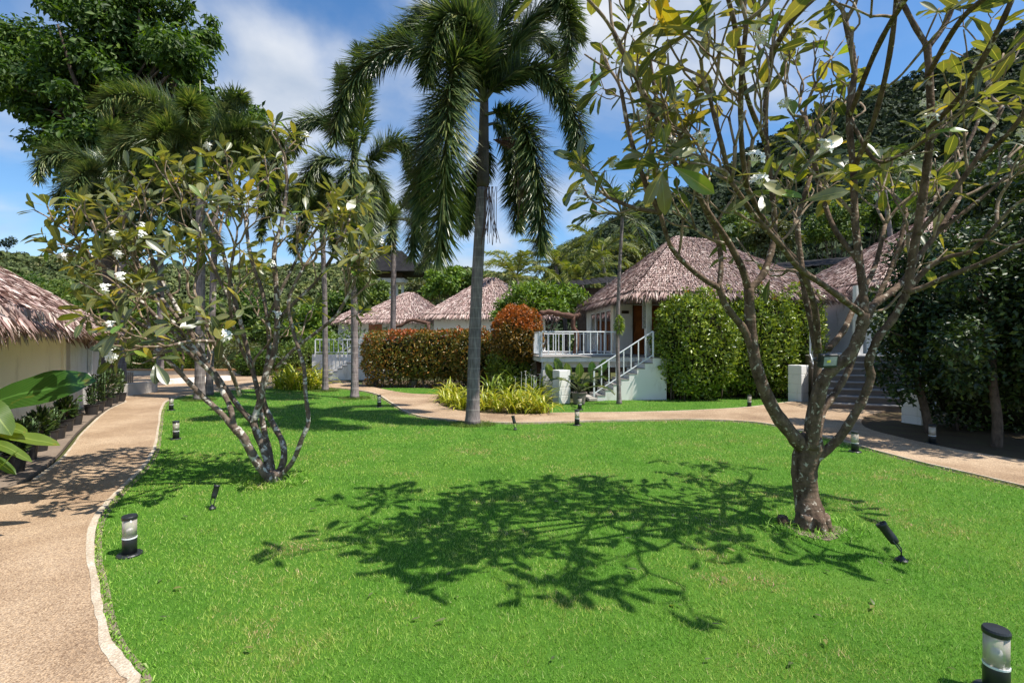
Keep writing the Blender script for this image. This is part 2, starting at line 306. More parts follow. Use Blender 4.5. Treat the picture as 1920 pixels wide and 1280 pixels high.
def groundmat(name, stops, s1=0.6, s2=45.0, bump=0.4, mixc=None, fine=180.0):
    m, nt, N, L, out = newmat(name); b = N('ShaderNodeBsdfPrincipled'); tc = N('ShaderNodeTexCoord')
    n = N('ShaderNodeTexNoise'); n.inputs['Scale'].default_value = s1; n.inputs['Detail'].default_value = 8; n.inputs['Roughness'].default_value = .6; L(tc.outputs['Object'], n.inputs['Vector'])
    n2 = N('ShaderNodeTexNoise'); n2.inputs['Scale'].default_value = s2; n2.inputs['Detail'].default_value = 6; n2.inputs['Roughness'].default_value = .7; L(tc.outputs['Object'], n2.inputs['Vector'])
    a = N('ShaderNodeMath'); a.operation = 'MULTIPLY_ADD'; a.inputs[1].default_value = .55; L(n2.outputs[0], a.inputs[0])
    a1 = N('ShaderNodeMath'); a1.operation = 'MULTIPLY'; a1.inputs[1].default_value = .45; L(n.outputs[0], a1.inputs[0]); L(a1.outputs[0], a.inputs[2])
    r = ramp(N, L, a.outputs[0], stops); src = r.outputs[0]
    v = N('ShaderNodeTexVoronoi'); v.inputs['Scale'].default_value = fine; L(tc.outputs['Object'], v.inputs['Vector'])
    if mixc:
        bw = N('ShaderNodeSeparateXYZ'); L(v.outputs['Color'], bw.inputs[0])
        r3 = ramp(N, L, bw.outputs[0], [(0, (0.62, 0.55, 0.5)), (.5, (1, 1, 1)), (1, (1.35, 1.3, 1.2))]); mx = N('ShaderNodeMixRGB'); mx.blend_type = 'MULTIPLY'; mx.inputs[0].default_value = mixc
        L(src, mx.inputs[1]); L(r3.outputs[0], mx.inputs[2]); src = mx.outputs[0]
    L(src, b.inputs['Base Color']); b.inputs['Roughness'].default_value = .9; b.inputs['Specular IOR Level'].default_value = .15
    bp = N('ShaderNodeBump'); bp.inputs['Strength'].default_value = bump; bp.inputs['Distance'].default_value = 0.01; L(v.outputs['Distance'] if mixc else n2.outputs[0], bp.inputs['Height']); L(bp.outputs[0], b.inputs['Normal'])
    L(b.outputs[0], out.inputs[0]); return m
M['path'] = groundmat('exposed_aggregate', [(.36, (0.19, 0.125, 0.08)), (.48, (0.36, 0.255, 0.165)), (.60, (0.52, 0.40, 0.28))], .7, 90, .6, 1.0, 110)
M['edging'] = groundmat('smooth_path_edging', [(.36, (0.34, 0.26, 0.18)), (.48, (0.46, 0.38, 0.28)), (.6, (0.62, 0.55, 0.45))], 3.5, 50, .4, .5, 110)
M['strip'] = groundmat('shade_darkened_concrete_soil', [(.3, (0.13, 0.10, 0.08)), (.5, (0.22, 0.17, 0.13)), (.7, (0.34, 0.27, 0.2))], 1.5, 40, .25)  # tree shade over the concrete put into these tones; bare soil shares them
M['lawn'] = groundmat('lawn_base', [(.3, (0.035, 0.09, 0.01)), (.5, (0.065, 0.165, 0.016)), (.7, (0.12, 0.2, 0.03))], 1.2, 90, .8)
M['ground'] = groundmat('rough_ground', [(.3, (0.06, 0.05, 0.03)), (.5, (0.08, 0.09, 0.03)), (.7, (0.14, 0.12, 0.07))], .3, 20, .6)
M['bed'] = groundmat('planting_bed', [(.3, (0.05, 0.032, 0.02)), (.5, (0.09, 0.06, 0.035)), (.7, (0.1, 0.11, 0.035))], 2, 30, .8)
def grassmat():
    m, nt, N, L, out = newmat('grass_blades'); b = N('ShaderNodeBsdfPrincipled'); g = N('ShaderNodeNewGeometry'); tc = N('ShaderNodeTexCoord')
    r = ramp(N, L, g.outputs['Random Per Island'], [(0, (0.035, 0.105, 0.01)), (.25, (0.125, 0.30, 0.022)), (.6, (0.26, 0.51, 0.055)), (.93, (0.45, 0.67, 0.15)), (1, (0.6, 0.6, 0.28))])
    n = N('ShaderNodeTexNoise'); n.inputs['Scale'].default_value = .8; n.inputs['Detail'].default_value = 9; n.inputs['Roughness'].default_value = .7; L(tc.outputs['Object'], n.inputs['Vector'])
    r2 = ramp(N, L, n.outputs[0], [(.32, (0.5, 0.78, 0.5)), (.45, (1, 1, 1)), (.55, (1.4, 1.1, 1.3)), (.64, (2.2, 1.0, 2.6)), (.72, (2.6, .9, 3.2))]); mx = N('ShaderNodeMixRGB'); mx.blend_type = 'MULTIPLY'; mx.inputs[0].default_value = 1
    L(r.outputs[0], mx.inputs[1]); L(r2.outputs[0], mx.inputs[2]); L(mx.outputs[0], b.inputs['Base Color']); b.inputs['Roughness'].default_value = .6; b.inputs['Specular IOR Level'].default_value = .12
    t = N('ShaderNodeBsdfTranslucent'); L(mx.outputs[0], t.inputs[0]); ms = N('ShaderNodeMixShader'); ms.inputs[0].default_value = .35; L(b.outputs[0], ms.inputs[1]); L(t.outputs[0], ms.inputs[2]); L(ms.outputs[0], out.inputs[0])
    return m
M['grass'] = grassmat()
M['frangi_leaf'] = leafmat('frangipani_leaf', [(0, (0.04, 0.065, 0.025)), (.35, (0.09, 0.12, 0.045)), (.7, (0.175, 0.195, 0.085)), (.9, (0.25, 0.235, 0.06)), (.96, (0.12, 0.26, 0.03)), (1, (0.45, 0.32, 0.03))], .34, .38, (1.7, 1.35, 0.4), .85, obj_random=True, veins=True)
M['frangi_leaf2'] = leafmat('frangipani_leaf_joined', [(0, (0.04, 0.065, 0.025)), (.35, (0.09, 0.12, 0.045)), (.7, (0.175, 0.195, 0.085)), (.9, (0.25, 0.235, 0.06)), (.96, (0.12, 0.26, 0.03)), (1, (0.45, 0.32, 0.03))], .34, .38, (1.7, 1.5, 0.35), .75, veins=True)
M['petal'] = simple('white_petal', (0.85, 0.84, 0.76), .6, .3, var=.03)
M['barkR'] = barkmat('mottled_bark', (0.05, 0.03, 0.02), (0.19, 0.13, 0.088), (0.46, 0.40, 0.32), .585, 18, .12, 7)
M['barkL'] = barkmat('lichened_bark', (0.07, 0.046, 0.035), (0.22, 0.17, 0.13), (0.55, 0.51, 0.45), .545, 10, .1, 7)
M['barktwig'] = barkmat('twig_bark', (0.13, 0.09, 0.06), (0.35, 0.26, 0.18), (0.5, 0.45, 0.36), .58, 14, 0)
M['barkdark'] = barkmat('dark_bark', (0.05, 0.035, 0.028), (0.14, 0.105, 0.08), (0.2, 0.18, 0.14), .66, 5, 0)
def palmbark():
    m, nt, N, L, out = newmat('ringed_palm_trunk'); b = N('ShaderNodeBsdfPrincipled'); tc = N('ShaderNodeTexCoord')
    mp = N('ShaderNodeMapping'); mp.inputs['Scale'].default_value = (1, 1, .12); L(tc.outputs['Object'], mp.inputs[0])
    n = N('ShaderNodeTexNoise'); n.inputs['Scale'].default_value = 30; n.inputs['Detail'].default_value = 6; L(mp.outputs[0], n.inputs['Vector'])
    r = ramp(N, L, n.outputs[0], [(.3, (0.13, 0.105, 0.10)), (.55, (0.23, 0.195, 0.19)), (.75, (0.33, 0.285, 0.27))])
    n2 = N('ShaderNodeTexNoise'); n2.inputs['Scale'].default_value = 3; n2.inputs['Detail'].default_value = 6; L(tc.outputs['Object'], n2.inputs['Vector'])
    r2 = ramp(N, L, n2.outputs[0], [(.35, (0.75, 0.75, 0.75)), (.65, (1.15, 1.12, 1.1))]); mx = N('ShaderNodeMixRGB'); mx.blend_type = 'MULTIPLY'; mx.inputs[0].default_value = 1
    L(r.outputs[0], mx.inputs[1]); L(r2.outputs[0], mx.inputs[2])
    w = N('ShaderNodeTexWave'); w.bands_direction = 'Z'; w.inputs['Scale'].default_value = 1.35; w.inputs['Distortion'].default_value = .6; w.inputs['Detail'].default_value = 1; L(tc.outputs['Object'], w.inputs['Vector'])
    rw = ramp(N, L, w.outputs[1], [(.96, (0, 0, 0)), (.99, (.32, .32, .32))]); m2 = N('ShaderNodeMixRGB'); m2.inputs[2].default_value = (0.42, 0.38, 0.34, 1); L(rw.outputs[0], m2.inputs[0]); L(mx.outputs[0], m2.inputs[1])
    L(m2.outputs[0], b.inputs['Base Color']); b.inputs['Roughness'].default_value = .8; b.inputs['Specular IOR Level'].default_value = .2
    bp = N('ShaderNodeBump'); bp.inputs['Strength'].default_value = .4; bp.inputs['Distance'].default_value = 0.02; L(n.outputs[0], bp.inputs['Height']); L(bp.outputs[0], b.inputs['Normal'])
    L(b.outputs[0], out.inputs[0]); return m
M['palmtrunk'] = palmbark()
M['crownshaft'] = simple('green_crownshaft', (0.10, 0.17, 0.06), .5, .4, var=.3, scale=2)
M['crownshaftbrown'] = simple('brown_crownshaft', (0.10, 0.075, 0.05), .7, .3, var=.4, scale=4, bump=.4)
M['rachis'] = simple('frond_stalk', (0.10, 0.11, 0.05), .5, .4, var=.2)
M['palmleaf'] = leafmat('palm_leaflet', [(0, (0.03, 0.055, 0.022)), (.5, (0.075, 0.12, 0.038)), (.85, (0.16, 0.2, 0.055)), (1, (0.32, 0.32, 0.12))], .38, .18, (1.4, 1.6, .6), .6)
M['palmleafy'] = leafmat('palm_leaflet_bright', [(0, (0.04, 0.07, 0.02)), (.5, (0.085, 0.13, 0.035)), (.85, (0.16, 0.2, 0.06)), (1, (0.3, 0.28, 0.1))], .4, .25, (1.4, 1.5, .5), .5)
M['coco'] = leafmat('coconut_leaflet', [(0, (0.08, 0.12, 0.025)), (.5, (0.17, 0.21, 0.05)), (1, (0.34, 0.33, 0.1))], .45, .3, (1.5, 1.5, .4), .4)
M['leafdark'] = leafmat('broadleaf_dark', [(0, (0.022, 0.046, 0.01)), (.5, (0.05, 0.10, 0.016)), (.9, (0.10, 0.165, 0.022)), (1, (0.16, 0.22, 0.03))], .55, .3, (1.5, 1.7, .4), .25)
M['leafmid'] = leafmat('broadleaf_mid', [(0, (0.05, 0.09, 0.018)), (.5, (0.10, 0.165, 0.028)), (1, (0.2, 0.26, 0.05))], .5, .28)
M['leafbright'] = leafmat('broadleaf_bright', [(0, (0.06, 0.12, 0.015)), (.5, (0.12, 0.22, 0.02)), (1, (0.22, 0.31, 0.04))], .5, .3)
M['leafolive'] = leafmat('broadleaf_olive', [(0, (0.05, 0.07, 0.02)), (.5, (0.1, 0.12, 0.04)), (1, (0.18, 0.18, 0.08))], .5, .25)
M['bushgreen'] = leafmat('bush_leaf', [(0, (0.06, 0.11, 0.014)), (.5, (0.17, 0.25, 0.025)), (.9, (0.33, 0.40, 0.05)), (1, (0.46, 0.5, 0.1))], .35, .25, (1.4, 1.4, .4), .55, patch=((0.3, 0.1, 0.02), 2.2, .98, 0.5, 3.6))
M['bushdark'] = leafmat('shade_darkened_leaf', [(0, (0.011, 0.024, 0.006)), (.5, (0.028, 0.055, 0.01)), (.9, (0.065, 0.11, 0.017)), (1, (0.12, 0.17, 0.03))], .5, .15, (1.4, 1.4, .4), .5)  # leaf colour lowered to imitate the unlit side of the right-hand trees
M['hedge'] = leafmat('red_tip_hedge_leaf', [(0, (0.05, 0.065, 0.012)), (.4, (0.13, 0.15, 0.022)), (.65, (0.25, 0.21, 0.035)), (.85, (0.38, 0.17, 0.03)), (1, (0.46, 0.28, 0.08))], .4, .25, (1.5, 1.2, .4), .5, patch=((0.42, 0.10, 0.022), 1.3, .80, 0.4, 2.4))
M['ballbush'] = leafmat('orange_topiary_leaf', [(0, (0.05, 0.06, 0.012)), (.4, (0.15, 0.12, 0.02)), (.7, (0.32, 0.18, 0.03)), (1, (0.46, 0.27, 0.06))], .4, .25, (1.5, 1.2, .4), .5, patch=((0.42, 0.13, 0.02), 1.3, .66, 1.0, 3.0))
M['lily'] = leafmat('strap_leaf', [(0, (0.13, 0.18, 0.015)), (.4, (0.30, 0.35, 0.02)), (.8, (0.52, 0.50, 0.05)), (1, (0.68, 0.58, 0.16))], .35, .3, (1.3, 1.3, .5), .5)
M['bigleaf'] = leafmat('large_glossy_leaf', [(0, (0.02, 0.06, 0.01)), (1, (0.04, 0.10, 0.015))], .25, .3, (2.0, 2.2, .3), .7, veins=True, obj_random=True, veincol=(0.09, 0.2, 0.04))
M['bigleafy'] = leafmat('large_yellowish_leaf', [(0, (0.045, 0.11, 0.012)), (1, (0.13, 0.19, 0.025))], .3, .4, (1.8, 1.7, .3), .6, veins=True, obj_random=True, veincol=(0.24, 0.32, 0.07))
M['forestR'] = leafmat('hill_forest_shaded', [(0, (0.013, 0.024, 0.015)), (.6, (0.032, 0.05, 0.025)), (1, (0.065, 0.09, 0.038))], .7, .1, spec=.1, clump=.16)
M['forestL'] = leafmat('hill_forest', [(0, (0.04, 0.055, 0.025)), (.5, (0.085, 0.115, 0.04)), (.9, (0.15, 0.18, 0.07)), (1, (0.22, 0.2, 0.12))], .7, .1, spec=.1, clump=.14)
M['hill'] = simple('hill_slope', (0.03, 0.042, 0.018), .95, .1, var=.4, scale=.1)
M['core'] = simple('dark_shade_core', (0.022, 0.022, 0.012), .95, .05, var=.4, scale=10)  # near-black filling that stands in for shade inside the bushes
# ------------------------------------------------------------------ ground, lawn, paths
def poly_slab(name, pts2, z0, z1, mat, smooth_n=None, parent=None):
    p = np.array(pts2, float)
    n = len(p); V = np.vstack([np.c_[p, np.full(n, z1)], np.c_[p, np.full(n, z0)]])
    f = [tuple(range(n))] + [(i, i + n, (i + 1) % n + n, (i + 1) % n) for i in range(n)]
    a = 0.5 * np.sum(p[:, 0] * np.roll(p[:, 1], -1) - np.roll(p[:, 0], -1) * p[:, 1])
    if a < 0: f = [tuple(reversed(q)) for q in f]
    return mesh_obj(name, V, f, mat, parent)
def gpx(lst, n=None):
    g = np.array([Gd(x, y)[:2] for x, y in lst]); return spline(g, n) if n else g
ground = mesh_obj('ground', [(-900, -60, -.06), (900, -60, -.06), (900, 1400, -.06), (-900, 1400, -.06)], [(0, 1, 2, 3)], M['ground']); tag(ground, kind='structure')
# outlines of the paths, traced on the ground in metres
eL = np.vstack([[(-.9, .5), (-1.35, 1.4), (-1.72, 2.1)], gpx([(258, 1280), (203, 1200), (184, 1110), (173, 1040), (184, 975), (228, 920), (268, 880), (290, 845), (298, 800), (304, 768), (316, 752), (352, 742), (405, 735), (470, 729)], 90)])
eB = gpx([(470, 729), (560, 727), (640, 729), (700, 738), (733, 756), (770, 777), (830, 788), (900, 793), (1000, 794), (1100, 791), (1200, 789), (1300, 788), (1400, 792), (1460, 800), (1520, 814), (1590, 832), (1650, 849), (1730, 870), (1830, 893), (1920, 915)], 90)
eB = np.vstack([eB, [(6.9, 5.3), (8.2, 4.4), (10, 3.0)]])
fL = np.vstack([[(-7.0, .6), (-6.3, 4.2)], gpx([(60, 905), (120, 858), (160, 808), (200, 772), (235, 755)], 20), gpx([(222, 744), (222, 716)])])
far_l = gpx([(420, 712), (480, 713), (560, 713), (640, 715), (700, 727), (760, 738), (822, 741)], 24)
bedB = gpx([(822, 741), (818, 752), (832, 764), (870, 773), (930, 778), (985, 779), (1030, 776)], 16)
laws = gpx([(1030, 776), (1200, 774), (1300, 771), (1400, 765), (1455, 758), (1490, 754)], 14)
rgt = gpx([(1560, 757), (1680, 768)], 3)
bedR = gpx([(1680, 768), (1630, 780), (1615, 792), (1628, 806), (1690, 823), (1790, 845), (1920, 866)], 20)
bedR_end = np.array([(9.5, 6.2), (12.5, 4.6), (12.5, 3.0)])
path_poly = np.vstack([eL, eB, bedR_end[::-1], bedR[::-1], rgt[::-1], laws[::-1], bedB[::-1], far_l[::-1], fL[::-1]])
pth = poly_slab('path', path_poly, -.03, .035, M['path']); tag(pth, kind='structure')
road = poly_slab('road', [(-30, 20.2), (-9.5, 20.2), (-9.5, 34), (-40, 34)], -.03, .03, M['path']); tag(road, kind='structure')
def ribbon(name, line, w, z0, z1, mat, vary=True):
    line = np.asarray(line); T = rows_unit(np.gradient(line, axis=0)); Nn = np.c_[-T[:, 1], T[:, 0]]
    n = len(line); k = np.convolve(R.random(n + 12), np.hanning(9) / np.hanning(9).sum(), 'same')[6:-6]; w = (w * (.15 + 2.6 * np.clip(k - .28, 0, 1)) + .012)[:, None] if vary else w
    a, b = line - Nn * .012, line + Nn * w
    V = np.vstack([np.c_[a, np.full(n, z1)], np.c_[b, np.full(n, z1)], np.c_[a, np.full(n, z0)], np.c_[b, np.full(n, z0)]])
    f = []
    for i in range(n - 1): f += [(i, i + 1, n + i + 1, n + i), (i, 2 * n + i, 2 * n + i + 1, i + 1), (n + i + 1, 3 * n + i + 1, 3 * n + i, n + i)]
    return mesh_obj(name, V, f, mat)
wob = lambda l: l + R.normal(size=l.shape) * .004
o = ribbon('path_edging', wob(np.vstack([eL, eB[1:]])), .032, -.03, .039, M['edging']); tag(o, kind='structure')
o = ribbon('path_edging', wob(laws[::-1]), .032, -.03, .039, M['edging']); tag(o, kind='structure')
o = ribbon('path_edging', wob(fL[2:24][::-1]), .032, -.03, .039, M['edging']); tag(o, kind='structure')
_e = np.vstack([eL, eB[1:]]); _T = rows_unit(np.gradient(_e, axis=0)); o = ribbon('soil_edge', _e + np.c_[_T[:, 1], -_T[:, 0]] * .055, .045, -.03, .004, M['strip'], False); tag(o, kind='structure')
# concrete strip between path and left huts, tree shade put into its colour
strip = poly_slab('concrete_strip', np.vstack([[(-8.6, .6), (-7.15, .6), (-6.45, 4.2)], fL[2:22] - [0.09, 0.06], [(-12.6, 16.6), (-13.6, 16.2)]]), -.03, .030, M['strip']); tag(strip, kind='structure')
# lawns
lawn1 = np.vstack([eL, eB, [(10, 1.0), (3, -2), (-1.5, -2)]])
lw = poly_slab('lawn', lawn1, -.05, 0.0, M['lawn']); tag(lw, kind='structure')
lawn2 = np.vstack([laws, gpx([(1490, 748), (1440, 745), (1232, 745), (1030, 757)])])
l2 = poly_slab('lawn', lawn2, -.05, 0.0, M['lawn']); tag(l2, kind='structure')
lawn3 = gpx([(715, 727), (790, 727), (822, 729), (822, 739), (760, 737), (715, 731)])
l3 = poly_slab('lawn', lawn3, -.05, 0.0, M['lawn']); tag(l3, kind='structure')
beds = np.vstack([bedB, gpx([(1030, 757), (1010, 742), (900, 735), (826, 735)])])
tag(poly_slab('planting_bed', beds, -.05, .012, M['bed']), kind='structure')
tag(poly_slab('planting_bed', np.vstack([bedR, bedR_end[:1], [(14, 9), (14, 15), (10.5, 14.4)]]), -.05, .012, M['bed']), kind='structure')
tag(poly_slab('planting_bed', gpx([(1232, 745), (1440, 745), (1490, 748), (1560, 752), (1560, 722), (1232, 722)]), -.05, .008, M['bed']), kind='structure')
tag(poly_slab('planting_bed', gpx([(680, 727), (930, 727), (1040, 735), (1040, 712), (680, 714)]), -.055, .006, M['bed']), kind='structure')

def inside(pts, poly):
    x, y = pts[:, 0], pts[:, 1]; c = np.zeros(len(pts), bool); n = len(poly); j = n - 1
    for i in range(n):
        xi, yi = poly[i]; xj, yj = poly[j]; dy = (yj - yi) or 1e-12
        c ^= ((yi > y) != (yj > y)) & (x < (xj - xi) * (y - yi) / dy + xi); j = i
    return c
def vnoise(x, y, s, seed=0):
    tb = np.random.default_rng(seed).random((256, 256)); u, v = x / s, y / s; i, j = np.floor(u).astype(int), np.floor(v).astype(int); fu, fv = u - i, v - j; fu = fu * fu * (3 - 2 * fu); fv = fv * fv * (3 - 2 * fv)
    g = lambda a, b: tb[a % 256, b % 256]
    return (g(i, j) * (1 - fu) + g(i + 1, j) * fu) * (1 - fv) + (g(i, j + 1) * (1 - fu) + g(i + 1, j + 1) * fu) * fv
def grass(name, poly, n, ymin, ymax, label=None, hs=1.0):
    lo, hi = poly.min(0), poly.max(0)
    u = R.random(n); Y = ymin * (ymax / ymin) ** u; X = (R.random(n) * 2 - 1) * (Y * 1.22 + .6) if hs == 1.0 else lo[0] + R.random(n) * (hi[0] - lo[0])
    p = np.c_[X, Y]; p = p[inside(p, poly)]; n = len(p); Y = p[:, 1]
    sc = np.clip(Y / 3.2, .8, 3.4) ** .75; cl = .5 + .75 * vnoise(p[:, 0], p[:, 1], .045, 1) + .45 * vnoise(p[:, 0], p[:, 1], .22, 2)
    H = (0.012 + 0.018 * R.random(n)) * (1 + .22 * (sc - 1)) * cl; W = 0.0036 * sc * (0.8 + .5 * R.random(n))
    a = R.random(n) * 2 * np.pi; lean = R.random(n) * 1.3; a2 = R.random(n) * 2 * np.pi
    s = np.c_[np.cos(a), np.sin(a), np.zeros(n)] * W[:, None] / 2
    b = np.c_[p, np.full(n, -.003)]; t = b + np.c_[np.cos(a2) * lean * H, np.sin(a2) * lean * H, H]
    V = np.stack([b - s, b + s, t], axis=1).reshape(-1, 3); Fc = np.arange(3 * n).reshape(-1, 3)
    o = mesh_obj(name, V, Fc, M['grass']); tag(o, label, 'grass', kind='stuff'); return o
grass('grass', lawn1, 850000, 1.7, 22, 'short bright green mown grass covering the big central lawn')
grass('grass', lawn2, 26000, 12, 20, 'short green grass on the strip of lawn before the main hut', 2)
grass('grass', lawn3, 6000, 17, 24, 'small patch of green grass in front of the red-tipped hedge', 2)
# ragged longer tufts along the path edges and round the trunks
def tufts(name, line, n, spread, h, label, mat=None):
    i = R.integers(0, len(line) - 1, n); t = R.random(n)[:, None]; p = line[i] * (1 - t) + line[i + 1] * t + R.normal(size=(n, 2)) * spread
    p = p[~inside(p, path_poly)]; n = len(p)
    d = rows_unit(np.c_[R.normal(size=(n, 2)) * .7, np.full(n, 1.0)]); V, Fc = blades3(np.c_[p, np.zeros(n)], d, rand_dirs(n), h * (.5 + R.random(n)), .006 + .004 * R.random(n), .6 + R.random(n))
    return tag(mesh_obj(name, V, Fc, mat or M['grass']), label, 'grass', kind='stuff')
tufts('grass_tufts', np.vstack([eL, eB[1:]]), 9000, .035, .05, 'ragged untrimmed grass hanging along the edge of the path')

# ------------------------------------------------------------------ thatched roofs
def roof(parent, eave, apexL, apexR, spacing=.16, bw=.06, fringe=.26, name='roof', tip=.0, closed=True):
    """eave: 4 world corners in order front-left, front-right, back-right, back-left; ridge from apexL to apexR"""
    E = [np.array(e, float) for e in eave]; A = np.array(apexL, float); B = np.array(apexR, float)
    dn = np.array([0, 0, -.10]); cen = (A + B) / 2; Ei = [e + (cen - e) * .045 for e in E]; dn = np.array([0, 0, -.04]); V = Ei + [A, B] + [e + dn for e in Ei] + [A + dn * 2, B + dn * 2]
    f = [(0, 1, 5, 4), (1, 2, 5), (2, 3, 4, 5), (3, 0, 4)]; f2 = [tuple(i + 6 for i in reversed(q)) for q in f]; f3 = [(i, i + 6, (i + 1) % 4 + 6, (i + 1) % 4) for i in range(4)]
    ro = mesh_obj(name, V, f + f2 + f3, M['thatchbase'], parent)
    faces = [(E[0], E[1], B, A), (E[1], E[2], B, B), (E[2], E[3], A, B), (E[3], E[0], A, A)]
    Ps, Ds, Ns, Ls, Ws = [], [], [], [], []
    for (a, b, c, d) in faces:
        nrm = unit(np.cross(b - a, (c + d) / 2 - a)); slope = np.linalg.norm((c + d) / 2 - (a + b) / 2); nr = int(slope / spacing)
        for k in range(nr + 1):
            v = k / nr; l = a + (d - a) * v; r = b + (c - b) * v; wl = np.linalg.norm(r - l); m = max(3, int(wl / bw * 1.15))
            v2 = min(1, v + 1.0 / nr * 1.6)
            t = (np.arange(m) + R.random(m)) / m
            top = (a + (d - a) * v2) * (1 - t)[:, None] + (b + (c - b) * v2) * t[:, None]; bot = l * (1 - t)[:, None] + r * t[:, None]
            dd = bot - top; Ld = np.linalg.norm(dd, axis=1); 
            st = top + nrm * (.02 + .02 * R.random(m))[:, None]
            out = nrm * (.055 + .03 * R.random(m))[:, None] * Ld[:, None] / max(spacing * 1.6, .01) * .8
            jit = unit(b - a) * (R.normal(size=m) * .03)[:, None]
            dirv = dd + out + jit
            L = Ld * (.95 + .18 * R.random(m))
            if k == 0:
                L = Ld + fringe * (.4 + .9 * R.random(m)); dirv = dd + nrm * .02 + np.array([0, 0, -1.0]) * Ld[:, None] * .12 + jit * 2
                for q in range(2):
                    Ps.append(st - nrm * .03 * (q + 1)); Ds.append(dd + np.array([0, 0, -1.0]) * Ld[:, None] * (.3 + .45 * q) + R.normal(size=(m, 3)) * .03); Ls.append(Ld * .9 + fringe * (.3 + .8 * R.random(m))); Ws.append(bw * (.35 + .6 * R.random(m))); Ns.append(np.tile(nrm, (m, 1)))
            Ps.append(st); Ds.append(dirv); Ls.append(L); Ws.append(bw * (.5 + .9 * R.random(m))); Ns.append(np.tile(nrm, (m, 1)) + R.normal(size=(m, 3)) * .25)
    # hip and ridge caps
    for (a, b) in ((E[0], A), (E[1], B), (E[2], B), (E[3], A), (A, B)):
        ln = np.linalg.norm(b - a); m = int(ln / .035)
        if m < 2: m = 30
        t = R.random(m)[:, None]; p = a + (b - a) * t + np.array([0, 0, .06]); s = unit(np.cross(b - a if ln > .05 else (1, 0, 0), (0, 0, 1))); sg = np.where(R.random(m) < .5, -1, 1)[:, None]
        d = s * sg * .8 + np.array([0, 0, -.55]) + (a - b) / max(ln, .1) * .5 + R.normal(size=(m, 3)) * .12
        Ps.append(p); Ds.append(d); Ls.append(.28 * (.6 + .8 * R.random(m))); Ws.append(bw * (.6 + .8 * R.random(m))); Ns.append(np.cross(s, (0, 1, 0)) + rand_dirs(m) * .5)
    P_, D_, L_, W_, N_ = map(np.concatenate, (Ps, Ds, Ls, Ws, Ns))
    V, Fc = kites(P_, D_, N_, L_, W_, .1, .55)
    th = mesh_obj('thatch', V, Fc, M['thatch'], ro); tag(th, 'overlapping courses of dry greyish pink palm thatch', kind='stuff')
    return ro

def frame(ang):
    c, s = math.cos(ang), math.sin(ang); return np.array([[c, s, 0], [-s, c, 0], [0, 0, 1.0]])
class Loc:
    """local frame of a building: x to the right along its front, y into depth"""
    def __init__(s, o, ang): s.o = np.array(o, float); s.f = frame(ang)
    def __call__(s, x, y, z): return s.o + np.array([x, y, z]) @ s.f
    def box(s, mb, x0, x1, y0, y1, z0, z1, bev=0.0): return mb.box(s((x0 + x1) / 2, (y0 + y1) / 2, (z0 + z1) / 2), (abs(x1 - x0), abs(y1 - y0), abs(z1 - z0)), s.f, bev)
    def part(s, name, mat, parent, *b, bev=0.0): m = MB(); s.box(m, *b, bev=bev); return m.obj(name, mat, parent)

def railing(root, L, a, b, h=.85, z=1.38, step=.235, zb=None, ends=True):
    """a,b local (x,y); sloped when zb is given"""
    zb = z if zb is None else zb; a = np.array([*a, z]); b = np.array([*b, zb]); n = max(2, int(round(np.linalg.norm((b - a)[:2]) / step)))
    top = MB().tube([L(*(a + [0, 0, h])), L(*(b + [0, 0, h]))], .024, 6); top.obj('handrail', M['whitemetal'], root)
    MB().tube([L(*(a + [0, 0, .08])), L(*(b + [0, 0, .08]))], .02, 6).obj('bottom_rail', M['whitemetal'], root)
    for i in range(n + 1):
        p = a + (b - a) * i / n; r = .024 if i in (0, n) else .016; lo = -.02 if i in (0, n) else .09
        m = MB(); m.box(L(*(p + [0, 0, (h + lo) / 2 - .012])), (r * 2, r * 2, h - lo - .02), L.f); m.obj('post' if i in (0, n) else 'baluster', M['whitemetal'], root)

# ---- main hut
LA = Loc((4.70, 17.1, 0), math.radians(5.2)); DZ = 1.38
hutA = thing('thatched_hut', 'large white hut with thatched hip roof, glass side windows and front steps', 'hut', LA(2.5, 3, 0))
zE = 3.44
roof(hutA, [LA(-.85, -.85, zE), LA(6.95, -.85, zE), LA(6.95, 7.8, zE), LA(-.85, 7.8, zE)], LA(2.5, 3.3, 6.3), LA(3.9, 3.4, 6.22), spacing=.15, bw=.036, fringe=.26)
LA.part('soffit', M['soffit'], hutA, -.38, 6.0, -.38, 7.3, 3.42, 3.45)
LA.part('deck', M['white'], hutA, -3.75, 6.1, -.02, 7.2, 1.20, 1.355)
LA.part('deck_floor', M['tread'], hutA, -3.8, 6.15, -.06, 7.2, 1.356, 1.385)
